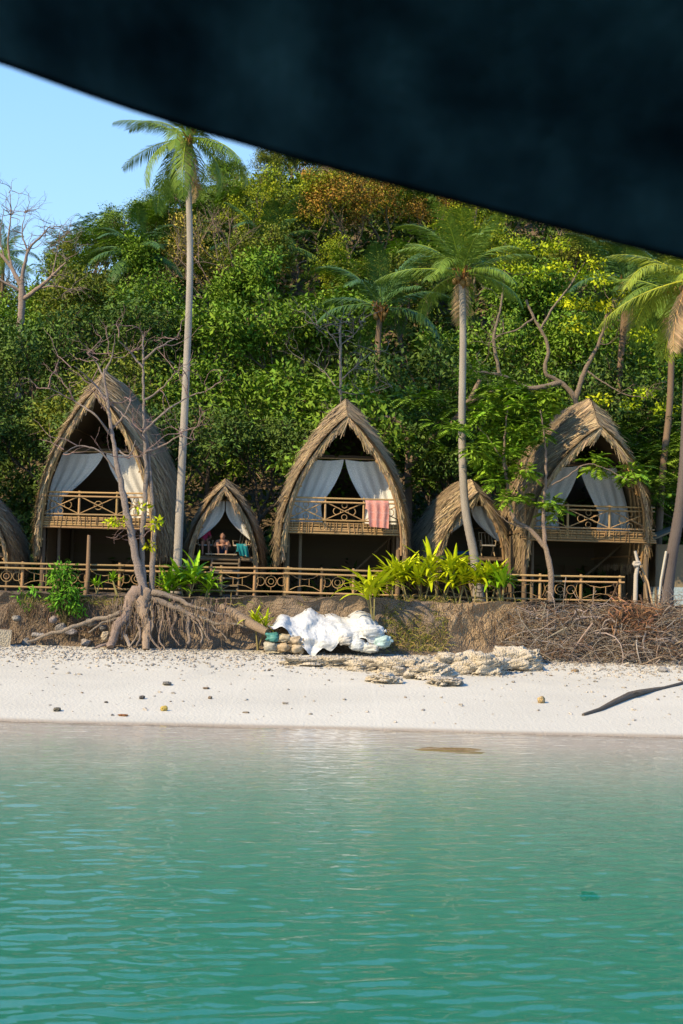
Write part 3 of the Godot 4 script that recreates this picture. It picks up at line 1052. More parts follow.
func palms() -> void:
	var sh := StandardMaterial3D.new()
	sh.albedo_color = Color(0.42, 0.33, 0.14)
	sh.roughness = 0.6
	M.coconut = sh
	for c in [Color(0.12, 0.19, 0.03), Color(0.2, 0.25, 0.03), Color(0.06, 0.12, 0.035), Color(0.33, 0.23, 0.14)]:
		frond_meshes.append([frond_mesh(1, 0.9, c), frond_mesh(2, 1.4, c), frond_mesh(3, 1.9, c)])
	rng.seed = 77
	var white := Color(0.42, 0.385, 0.35)
	var brown := Color(0.24, 0.17, 0.12)
	var P := func(l: Array) -> Array:
		var out := []
		for q in l: out.append(pix(q[0], q[1], q[2]))
		out[0].y = minf(out[0].y, land(out[0].x, -out[0].z) - 0.2)
		return out
	palm("coconut_palm", P.call([[176, 600, 51.0], [180, 505, 51.2], [186, 380, 51.4], [190, 260, 51.6], [187, 146, 51.8]]), 0.17, 0.11, pix(187, 140, 51.8), 22, 3.0, "very tall slender pale-trunked palm beside the hut behind the bare stems", white, 3, -0.8, 0)
	palm("coconut_palm", P.call([[480, 600, 51.4], [474, 556, 51.4], [465, 505, 51.4], [462, 430, 51.5], [463, 340, 51.6], [462, 284, 51.7]]), 0.18, 0.12, pix(462, 276, 51.7), 21, 2.9, "pale-trunked palm rising in front of the small hut", white * 0.9, 1, -0.25)
	palm("coconut_palm", P.call([[664, 608, 49.4], [671, 560, 49.4], [681, 500, 49.4], [686, 430, 49.3], [690, 290, 49.2]]), 0.22, 0.15, pix(690, 282, 49.2), 18, 3.5, "leaning dark-trunked palm by the shed with drooping yellow-green fronds", Color(0.15, 0.125, 0.12), 9, -0.5, 1)
	palm("coconut_palm", P.call([[655, 560, 57.0], [662, 480, 57.1], [670, 400, 57.2], [672, 300, 57.4]]), 0.17, 0.12, pix(672, 295, 57.4), 15, 3.2, "thin brown palm trunk standing behind the leaning palm", brown, 3, -0.5)
	palm("coconut_palm", P.call([[612, 560, 61.0], [617, 420, 61.0], [623, 330, 61.1], [625, 292, 61.2]]), 0.17, 0.13, pix(625, 286, 61.2), 15, 3.4, "green-crowned palm standing in the wood behind the hooded hut", brown, 2, -0.4, 2)
	palm("coconut_palm", P.call([[383, 580, 61.0], [380, 440, 61.0], [378, 350, 62.2], [380, 318, 62.3]]), 0.17, 0.13, pix(381, 311, 62.3), 13, 3.5, "dark-fronded palm rising behind the peak of the pink-towel hut", brown, 0, -0.25, 2)
	palm("coconut_palm", P.call([[134, 380, 84.0], [136, 320, 84.0], [137, 262, 84.2]]), 0.17, 0.13, pix(137, 256, 84.2), 16, 3.4, "dark round-headed palm high on the slope left of the tall trunk", brown, 1, -0.7, 2)
	palm("coconut_palm", P.call([[264, 330, 86.0], [266, 250, 86.2]]), 0.17, 0.13, pix(266, 246, 86.2), 15, 3.6, "dark-fronded palm high on the slope beside the leafless trunk", brown, 2, -0.6, 2)
	palm("coconut_palm", P.call([[2, 330, 92.0], [3, 262, 92.2]]), 0.15, 0.12, pix(3, 256, 92.2), 14, 2.8, "small palm cut off by the photo's edge behind the leafless tree", brown, 2, -0.7, 0)


# a tree given limb by limb: limbs are [[px, py, d], ...] with radii; clumps are [px, py, d, radius]
func limb_tree(called: String, label: String, group: String, limbs: Array, bark: Color, clumps: Array, leafer: Callable, twigs := 0, twig_col := Color.WHITE) -> Node3D:
	var first: Array = limbs[0][0][0]
	var root := thing(called, pix(first[0], first[1], first[2]), label, "tree", group)
	var wood := MB.new()
	for l in limbs:
		var cv := Curve3D.new()
		var path := []
		for q in l[0]: path.append(pix(q[0], q[1], q[2]) - root.position)
		for k in path.size():
			var a: Vector3 = path[maxi(k - 1, 0)]; var b: Vector3 = path[mini(k + 1, path.size() - 1)]
			cv.add_point(path[k], -(b - a) / 6.0, (b - a) / 6.0)
		var len := cv.get_baked_length()
		var n := maxi(6, int(len / 0.16))
		var pts := []; var rad := []
		for k in n:
			var t := float(k) / (n - 1)
			pts.append(cv.sample_baked(t * len, true) + rvec() * 0.02)
			rad.append(lerpf(l[1], l[2], t) * rnd(0.9, 1.12))
		wood.tube(pts, rad, 9 if l[1] > 0.06 else 5, jit(bark, 0.1), null, 0.12)
	var tips := []
	for k in twigs:                                       # bare twigs off the thinner limbs
		var l: Array = limbs[rng.randi() % limbs.size()]
		if l[1] > 0.13: continue
		var q: Array = l[0][rng.randi_range(maxi(1, l[0].size() / 2), l[0].size() - 1)]
		var p: Vector3 = pix(q[0] + rnd(-3, 3), q[1] + rnd(-3, 3), q[2]) - root.position
		grow(wood, tips, p, Vector3(rnd(-1, 1), rnd(-0.1, 0.7), rnd(-0.7, 0.7)).normalized(), rnd(0.5, 0.9), 0.022, 2, 0.8, 0.15, twig_col, 2, 0.4)
	obj("trunk", wood, M.bark, root)
	if clumps:
		var mb := MB.new()
		for c in clumps: leafer.call(mb, pix(c[0], c[1], c[2]) - root.position, c[3])
		obj("crown", mb, M.leaf, root)
	return root


func special_trees() -> void:
	rng.seed = 901
	# the stilt-rooted bare tree on the bank
	var d := 48.2
	var pink := Color(0.34, 0.285, 0.265)
	var limbs := [
		[[[146, 612, d - 0.1], [141, 580, d], [134, 548, d], [124, 500, d], [113, 440, d], [107, 400, d], [104, 368, d]], 0.18, 0.028],
		[[[146, 600, d], [143, 575, d + 0.1], [142, 540, d + 0.2], [146, 480, d + 0.3], [144, 420, d + 0.3], [143, 335, d + 0.3]], 0.11, 0.03],
		[[[152, 606, d + 0.1], [152, 575, d + 0.2], [154, 530, d + 0.3], [150, 470, d + 0.4], [145, 430, d + 0.4]], 0.11, 0.04],
	]
	for l in [[[120, 478], [100, 452], [78, 446], [66, 452]], [[113, 438], [95, 415], [72, 400], [50, 388]], [[108, 402], [92, 382], [74, 366]], [[111, 430], [122, 418], [130, 404], [131, 398]], [[105, 372], [112, 355], [115, 334]], [[104, 378], [96, 362], [88, 352]],
			[[144, 432], [165, 412], [190, 396], [205, 392]], [[144, 400], [160, 390], [176, 372]], [[143, 368], [130, 352], [118, 340]], [[143, 360], [158, 348], [176, 338]], [[144, 440], [128, 420], [112, 405], [104, 408]], [[145, 452], [162, 446], [180, 436], [192, 440]], [[114, 446], [128, 456], [136, 440]]]:
		var pts := []
		for q in l: pts.append([q[0], q[1], d + rnd(-0.7, 0.7)])
		pts[0][2] = d + 0.2
		limbs.append([pts, 0.045, 0.014])
	var root := limb_tree("stilt_rooted_tree", "bare pink-stemmed tree with exposed grey roots clutching the bank", "", limbs, pink,
		[[119, 521, 48.0, 0.28], [112, 522, 48.1, 0.2], [142, 508, 48.4, 0.25], [155, 524, 48.2, 0.3], [150, 546, 48.1, 0.24], [158, 521, 48.1, 0.2]],
		func(mb, p, r): clump(mb, p, r, 26, 0.2, 0.09, Color(0.36, 0.42, 0.01), 0.45, 0.15), 60, Color(0.36, 0.25, 0.24))
	var grey := Color(0.38, 0.31, 0.26)
	var ways := [
		[[[141, 590], [132, 600], [123, 618], [115, 634], [111, 648]], 0.26, 0.13], [[[145, 590], [142, 610], [147, 628], [147, 648]], 0.26, 0.12], [[[150, 596], [158, 600], [173, 608], [186, 614], [189, 630], [189, 646]], 0.13, 0.05],
		[[[152, 592], [166, 596], [184, 602], [205, 611]], 0.12, 0.05], [[[165, 602], [184, 612], [212, 621], [247, 627]], 0.09, 0.03], [[[180, 610], [196, 620], [209, 640]], 0.06, 0.03], [[[138, 602], [120, 612], [92, 620], [60, 632], [28, 642]], 0.09, 0.045],
		[[[125, 615], [104, 622], [88, 633]], 0.06, 0.03], [[[120, 625], [126, 640], [136, 652]], 0.08, 0.04], [[[113, 640], [104, 646], [97, 650]], 0.07, 0.04], [[[147, 630], [156, 642], [160, 650]], 0.06, 0.03], [[[137, 605], [134, 620], [139, 634], [137, 646]], 0.07, 0.03],
		[[[158, 602], [162, 618], [160, 636], [164, 648]], 0.06, 0.025], [[[170, 606], [175, 620], [172, 634], [177, 646]], 0.05, 0.02], [[[150, 600], [154, 616], [151, 632]], 0.06, 0.03], [[[196, 608], [216, 612], [232, 616], [238, 626]], 0.05, 0.02], [[[186, 614], [200, 630], [201, 644]], 0.04, 0.02], [[[210, 620], [220, 632], [226, 642]], 0.035, 0.02], [[[128, 606], [128, 624], [121, 640]], 0.06, 0.03], [[[145, 618], [136, 636], [128, 648]], 0.05, 0.025]]
	for w in ways:
		var cv := Curve3D.new()
		var path := []
		for k in w[0].size():
			var q: Array = w[0][k]
			var p := pix(q[0] + rnd(-1, 1), q[1] + rnd(-1, 1), 48.0)
			var bury := clampf((2.6 - p.y) / 1.6, 0.0, 1.0)
			p = pix(q[0], q[1], lerpf(48.15, 47.35, bury) + rnd(-0.12, 0.12))
			p.y = maxf(p.y, shore(p.x, -p.z) - 0.03)
			path.append(p - root.position)
		for k in path.size():
			var a: Vector3 = path[maxi(k - 1, 0)]; var b: Vector3 = path[mini(k + 1, path.size() - 1)]
			cv.add_point(path[k], -(b - a) / 6.0, (b - a) / 6.0)
		var pts := []; var rad := []
		var n := maxi(8, int(cv.get_baked_length() / 0.09))
		for k in n:
			var t := float(k) / (n - 1)
			var q := cv.sample_baked(t * cv.get_baked_length(), true)
			pts.append(q + Vector3(noise(q.x * 110.0, q.y * 110.0), noise(q.x * 110.0, q.y * 110.0, 50.0), noise(q.y * 110.0, q.x * 110.0, 90.0)) * 0.14)
			rad.append(lerpf(w[1], w[2], pow(t, 0.8)) * (1.0 + 0.35 * noise(t * 260.0, w[1] * 5000.0)))
		var mb := MB.new()
		mb.tube(pts, rad, 9, jit(grey, 0.18), null, 0.34)
		obj("root", mb, M.bark, root)
	var mb2 := MB.new()
	for k in 240:                                         # curtain of fine rootlets
		var px := rnd(108, 232)
		var a := pix(px, rnd(598, 624), rnd(47.5, 48.2)) - root.position
		var b := a + Vector3(rnd(-0.15, 0.15), -rnd(0.2, 1.0), rnd(-0.1, 0.25))
		mb2.tube([a, a.lerp(b, 0.5) + rvec() * 0.08, b], [rnd(0.01, 0.022), 0.004], 4, jit(Color(0.34, 0.26, 0.2), 0.3))
	tag(obj("rootlets", mb2, M.bark, root), "", "", "", "stuff")
	# the slim tree in front of the hooded hut
	var fe := func(mb, p, r):
		sprays(mb, p, r, 14, 0.5, Color(0.16, 0.27, 0.02), 0.2)
		clump(mb, p, r * 1.1, 45, 0.17, 0.075, Color(0.15, 0.25, 0.02), 0.7, 0.5)
	var cl := []
	for c in [[505, 420], [520, 405], [490, 440], [512, 450], [535, 430], [528, 470], [500, 475], [598, 460], [520, 498], [552, 505], [632, 476], [496, 400], [530, 445], [516, 430], [486, 470], [486, 410], [470, 428], [540, 412], [476, 455], [508, 390], [548, 398]]:
		cl.append([c[0] + rnd(-4, 4), c[1] + rnd(-4, 4), 50.3 + rnd(-0.9, 1.1), rnd(0.35, 0.6)])
		cl.append([c[0] + rnd(-14, 14), c[1] + rnd(-10, 10), 50.3 + rnd(-0.9, 1.1), rnd(0.3, 0.5)])
	limb_tree("slim_feathery_tree", "slim feathery-leaved tree growing in front of the hooded hut", "", [
		[[[551, 612, 49.5], [551, 585, 49.5], [549, 560, 49.6], [545, 545, 49.7]], 0.12, 0.09],
		[[[546, 548, 49.7], [530, 530, 49.9], [514, 518, 50.1], [508, 490, 50.2], [504, 450, 50.3], [508, 405, 50.3]], 0.09, 0.025],
		[[[545, 546, 49.7], [543, 515, 50.0], [546, 480, 50.1], [545, 440, 50.2], [540, 410, 50.3]], 0.08, 0.02],
		[[[544, 490, 50.1], [565, 478, 50.0], [590, 464, 49.9], [628, 480, 49.9]], 0.03, 0.012],
		[[[508, 470, 50.3], [490, 440, 50.5], [475, 425, 50.6]], 0.03, 0.012],
		[[[530, 530, 49.9], [505, 520, 49.8], [485, 500, 49.8]], 0.03, 0.01]], Color(0.33, 0.26, 0.21), cl, fe)
	# leafless pale tree standing out of the canopy at the left, and a thin dead tree behind the middle hut
	var no := func(_mb, _p, _r): pass
	limb_tree("bare_tree", "leafless pinkish tree spreading its limbs above the wood near the left edge", "", [
		[[[19, 400, 73.0], [20, 330, 73.0], [22, 298, 73.0], [22, 286, 73.0]], 0.24, 0.17],
		[[[22, 288, 73.0], [14, 272, 73.1], [4, 258, 73.2], [-8, 248, 73.3]], 0.14, 0.05], [[[22, 286, 73.0], [24, 268, 72.9], [30, 248, 72.8], [42, 236, 72.7], [50, 226, 72.7]], 0.12, 0.025], [[[24, 298, 73.0], [36, 290, 72.8], [50, 278, 72.7], [66, 262, 72.6]], 0.13, 0.04],
		[[[22, 292, 73.0], [8, 284, 72.8], [-10, 276, 72.6]], 0.09, 0.04], [[[12, 268, 73.1], [8, 245, 73.2], [11, 215, 73.2], [10, 192, 73.2]], 0.07, 0.015], [[[40, 288, 72.8], [56, 286, 72.6], [70, 290, 72.6]], 0.05, 0.02], [[[28, 252, 72.8], [22, 232, 72.8], [26, 212, 72.8]], 0.05, 0.015], [[[52, 276, 72.7], [56, 256, 72.7], [60, 240, 72.7]], 0.05, 0.015], [[[4, 258, 73.2], [0, 235, 73.2], [4, 210, 73.2]], 0.05, 0.015]],
		Color(0.42, 0.32, 0.27), [], no, 90, Color(0.36, 0.28, 0.24))
	limb_tree("bare_tree", "thin dead pole of a tree rising behind the pink-towel hut's peak", "", [
		[[[341, 600, 57.5], [341, 420, 57.5], [340, 325, 57.5]], 0.09, 0.05], [[[341, 395, 57.5], [325, 372, 57.6], [306, 360, 57.7]], 0.035, 0.012], [[[341, 380, 57.5], [356, 366, 57.6], [372, 352, 57.6]], 0.035, 0.012], [[[340, 350, 57.5], [330, 334, 57.4], [318, 326, 57.4]], 0.03, 0.012], [[[340, 345, 57.5], [354, 335, 57.5], [362, 324, 57.5]], 0.03, 0.012], [[[341, 392, 57.5], [364, 394, 57.4], [392, 386, 57.3]], 0.035, 0.012]],
		Color(0.36, 0.3, 0.25), [], no, 40, Color(0.32, 0.27, 0.23))
	# gnarled trees with thick pale limbs behind
	var ye := func(mb, p, r): clump(mb, p, r, 110, 0.18, 0.1, Color(0.32, 0.38, 0.015), 0.4, 0.1)
	var gr := func(mb, p, r): sprays(mb, p, r * 1.2, 24, 0.6, Color(0.12, 0.22, 0.025), 0.16)
	cl = []
	for c in [[430, 395], [450, 405], [470, 380], [485, 400], [440, 425], [430, 470], [445, 455], [420, 440], [410, 400], [500, 385]]:
		cl.append([c[0], c[1], 57.0 + rnd(-1.0, 1.0), rnd(0.5, 0.8)])
		cl.append([c[0] + rnd(-14, 14), c[1] + rnd(-12, 12), 57.0 + rnd(-1.0, 1.0), rnd(0.4, 0.7)])
	limb_tree("gnarled_tree", "gnarled tree with a thick pale limb leaning behind the small hut", "", [
		[[[408, 600, 57.4], [408, 500, 57.4], [408, 450, 57.4], [403, 427, 57.4], [388, 418, 57.4], [366, 421, 57.3], [352, 415, 57.3]], 0.24, 0.07],
		[[[408, 465, 57.4], [428, 442, 57.2], [450, 426, 57.0], [466, 405, 56.9], [480, 380, 56.9]], 0.2, 0.08],
		[[[466, 405, 56.9], [490, 392, 56.8], [510, 388, 56.8]], 0.08, 0.03]], Color(0.33, 0.25, 0.2), cl, gr)
	cl = []
	for c in [[505, 250], [520, 240], [545, 245], [560, 262], [580, 270], [600, 275], [590, 300], [610, 302], [625, 290], [560, 295], [540, 270], [520, 265], [498, 262], [575, 320], [600, 330], [640, 330], [560, 240], [630, 400], [645, 390], [665, 405], [600, 395], [570, 300], [592, 258]]:
		cl.append([c[0], c[1] + 4, 58.5 + rnd(-1.2, 1.2), rnd(0.4, 0.75)])
	limb_tree("sinuous_tree", "yellow-leaved tree with sinuous grey limbs behind the hooded hut", "", [
		[[[585, 600, 58.5], [582, 450, 58.5], [575, 400, 58.5], [560, 382, 58.5], [545, 372, 58.4], [548, 345, 58.4], [534, 318, 58.4], [526, 300, 58.4]], 0.2, 0.05],
		[[[575, 400, 58.5], [585, 370, 58.6], [598, 345, 58.7], [606, 320, 58.8], [612, 300, 58.8]], 0.12, 0.035],
		[[[540, 330, 58.4], [555, 305, 58.4], [570, 285, 58.4], [585, 262, 58.4]], 0.06, 0.02],
		[[[534, 318, 58.4], [516, 330, 58.2], [500, 335, 58.2], [488, 345, 58.0]], 0.05, 0.02],
		[[[560, 382, 58.5], [530, 388, 58.5], [500, 375, 58.4], [478, 372, 58.3]], 0.12, 0.05],
		[[[500, 375, 58.4], [494, 340, 58.4], [502, 300, 58.4], [505, 270, 58.5]], 0.08, 0.03],
		[[[585, 370, 58.6], [620, 392, 58.4], [645, 398, 58.3]], 0.04, 0.015]], Color(0.31, 0.25, 0.2), cl, ye, 30, Color(0.3, 0.24, 0.19))


# ---------------------------------------------------------------- plants along the bank
func blade_mesh(seed_: int, arch: float, col: Color) -> ArrayMesh:   # a strap leaf one metre long, rising along +z
	rng.seed = seed_
	var pts := PackedVector3Array()
	var cols := PackedColorArray()
	var p := Vector3.ZERO
	var ang := 0.0
	for k in 8:
		var t := k / 7.0
		var w := 0.062 * pow(sin(PI * clampf(0.1 + 0.9 * t, 0, 1)), 0.8) + 0.006
		pts.append(p + Vector3(-w, w * 0.5, 0)); pts.append(p); pts.append(p + Vector3(w, w * 0.5, 0))
		var cc := col * (1.0 + rnd(-0.12, 0.12))
		cols.append(cc); cols.append(cc * 1.2); cols.append(cc)
		p += Vector3(0, sin(ang), cos(ang)) / 7.0
		ang -= arch / 7.0
	var mb := MB.new()
	mb.sheet(8, 3, pts, cols)
	return mb.mesh()


func strap_plant(px: float, py: float, d: float, h: float, leaves: int, pool: int, label: String) -> void:
	var at := pix(px, py, d)
	var root := thing("strap_leaved_plant", at, label, "plant", "strap-leaved plants along the bank")
	var stems := 2 + rng.randi() % 2
	for s in stems:
		var lean := Vector3(rnd(-0.4, 0.4), 1, rnd(-0.25, 0.2)) * h * rnd(0.3, 0.6)
		pole(root, "stem", [Vector3(rnd(-0.08, 0.08), -0.15, 0), lean], 0.035, 0.025, Color(0.3, 0.26, 0.12), 5, "timber")
		for k in int(leaves * 1.6) / stems:
			var an := k * 2.4 + rnd(-0.4, 0.4)
			var el := rnd(0.35, 1.4)
			var z := Vector3(sin(an) * cos(el), sin(el), cos(an) * cos(el))
			var x := Vector3.UP.cross(z).normalized()
			var o := obj("leaf", blade_meshes[pool][rng.randi() % 4], M.glossy_leaf, root)
			var sc := h * rnd(0.32, 0.6)
			o.transform = Transform3D(Basis(x, z.cross(x), z) * sc, lean * rnd(0.7, 1.0))


func bank_plants() -> void:
	for c in [Color(0.2, 0.36, 0.015), Color(0.4, 0.45, 0.012), Color(0.12, 0.26, 0.02)]:
		blade_meshes.append([blade_mesh(1, 0.7, c), blade_mesh(2, 1.2, c), blade_mesh(3, 0.3, c * 1.15), blade_mesh(4, 1.7, c * 0.85)])
	rng.seed = 404
	var k := 0
	for a in [[168, 605, 1.9, 34, 0, "behind the grey roots"], [187, 606, 2.0, 40, 0, "left of the small hut's stairs"], [203, 606, 1.5, 26, 0, "before the small hut's stairs"], [374, 618, 2.5, 30, 1, "lowest and yellowest beside the white sheet"], [392, 606, 2.1, 32, 1, "second from the white sheet"], [408, 604, 2.1, 36, 1, "third from the white sheet"], [424, 604, 2.0, 36, 1, "fourth from the white sheet"], [440, 604, 2.3, 36, 1, "in front of the small hut's thatch"], [457, 604, 2.0, 34, 1, "left of the white palm trunk"], [472, 605, 2.1, 32, 1, "under the white palm trunk"], [488, 605, 1.9, 28, 1, "right of the white palm trunk"], [503, 606, 2.2, 22, 0, "last one toward the hooded hut"], [258, 646, 1.4, 26, 1, "at the end of the log on the sand"], [116, 592, 0.9, 12, 0, "between the stakes left of the rooted tree"], [96, 592, 0.8, 12, 0, "under the tall stake by the fence"]]:
		var d := 49.3 if a[1] < 610 else 47.9
		strap_plant(a[0], a[1], d, a[2], a[3], a[4], "bright strap-leaved plant, " + a[5])
	# leafy shrub hanging over the bank
	for s in [[64, 566, 622, 48.3, "tall fresh green leafy shrub on the bank left of the roots", 620], [30, 590, 612, 48.7, "small dark leafy shrub below the fence near the left edge", 40], [84, 600, 622, 48.4, "small leafy shrub between the tall shrub and the roots", 50]]:
		var at := pix(s[0], s[2], s[3])
		var root := thing("leafy_shrub", at, s[4], "shrub")
		var wood := MB.new()
		var mb := MB.new()
		var top: Vector3 = pix(s[0], s[1], s[3]) - at
		for q in maxi(4, s[5] / 14):
			var e := top * rnd(0.25, 1.0) + Vector3(rnd(-0.45, 0.45), 0, rnd(-0.2, 0.35)) * minf(1.0, top.y)
			wood.tube([Vector3(rnd(-0.1, 0.1), -0.2, -0.1), e * 0.5 + rvec() * 0.1, e], [0.018, 0.008], 4, Color(0.16, 0.14, 0.07))
			clump(mb, e, 0.24, 26, 0.2, 0.065, Color(0.1, 0.24, 0.02), 1.0, 0.5)
		obj("stems", wood, M.bark, root)
		obj("foliage", mb, M.leaf, root)
	# grass hanging on the bank below the plants
	var g := MB.new()
	for q in 1500:
		var px := rnd(384, 446) if q < 1000 else (rnd(20, 130) if q < 1250 else rnd(200, 520))
		var lo := 652.0 if q < 1000 else 606.0
		var at := pix(px, rnd(600, lo), 48.1)
		at.z = -(bank_line(at.x) + 0.42 * clampf((at.y - 1.0) / 1.7, 0, 1) - 0.12) if at.y < 2.6 else -49.0
		var dir := Vector3(rnd(-0.6, 0.6), rnd(-0.1, 1.0), rnd(0.1, 0.6)).normalized()
		var l := rnd(0.18, 0.5)
		var col := jit(Color(0.16, 0.17, 0.03) if rng.randf() < 0.6 else Color(0.32, 0.24, 0.1), 0.3)
		var sd := dir.cross(Vector3(rnd(-1, 1), 0.2, 1)).normalized() * 0.009
		g.face(at - sd, at + sd, at + dir * l * 0.6 + sd, at + dir * l * 0.6 - sd, col)
		g.tri(at + dir * l * 0.6 - sd, at + dir * l * 0.6 + sd, at + dir * l + Vector3(0, -0.12, 0.04), col)
	tag(obj("bank_grass", g, M.leaf), "straggling green and dry grass on the face of the bank", "grass", "", "stuff")
	# fine dead roots hanging out of the earth
	var r := MB.new()
	for q in 900:
		var px := rnd(-20, 700)
		if q < 160: px = rnd(425, 530)
		elif q < 500: px = rnd(0, 130)
		var top_y := rnd(600, 634)
		var a := pix(px, top_y, 48.2)
		a.z = -(bank_line(a.x) + 0.35 * clampf((a.y - 1.0) / 1.7, 0, 1) - 0.15)
		var b := a + Vector3(rnd(-0.25, 0.25), -rnd(0.2, 0.75), rnd(-0.02, 0.2))
		if q > 500: b = a + Vector3(rnd(-0.6, 0.6), rnd(-0.5, 0.25), rnd(0.0, 0.2))
		r.tube([a, a.lerp(b, 0.5) + rvec() * 0.06, b], [rnd(0.006, 0.018), 0.003], 3, jit(Color(0.3, 0.21, 0.14), 0.35))
	tag(obj("hanging_roots", r, M.bark), "fine dead brown roots hanging out of the eroded bank", "roots", "", "stuff")


# ---------------------------------------------------------------- loose things
func lump(seed_: int, size: Vector3, col: Color, rough := 0.3, pits := 0.0, rings := 14, seg := 20) -> MB:
	var pts := PackedVector3Array()
	var cols := PackedColorArray()
	for a in rings + 1:
		var th := PI * a / rings
		for b in seg + 1:
			var ph := TAU * (b % seg) / seg
			var o := Vector3(sin(th) * cos(ph), cos(th), sin(th) * sin(ph))
			var k := 1.0 + rough * noise(o.x * 90.0 + seed_ * 50.0, o.y * 90.0, o.z * 90.0) * 1.4
			var pit := clampf(noise(o.x * 420.0, o.y * 420.0 + seed_ * 70.0, o.z * 420.0) * 2.4, -0.5, 1.0)
			k -= pits * pit
			var e := Vector3(signf(o.x) * pow(absf(o.x), 0.75), signf(o.y) * pow(absf(o.y), 0.8), signf(o.z) * pow(absf(o.z), 0.75))
			pts.append(e * size * 0.5 * k)
			cols.append(col * (1.0 + 0.25 * noise(o.x * 150.0, o.y * 150.0, o.z * 150.0 + seed_)))
	var mb := MB.new()
	mb.sheet(rings + 1, seg + 1, pts, cols)
	return mb


func on_sand(px: float, py: float) -> Vector3:   # where the line of sight through a pixel meets the beach
	var d := 33.0
	while d < 48.5:
		var p := pix(px, py, d)
		if p.y <= shore(p.x, d): return Vector3(p.x, shore(p.x, d), -d)
		d += 0.05
	return pix(px, py, 47.8)


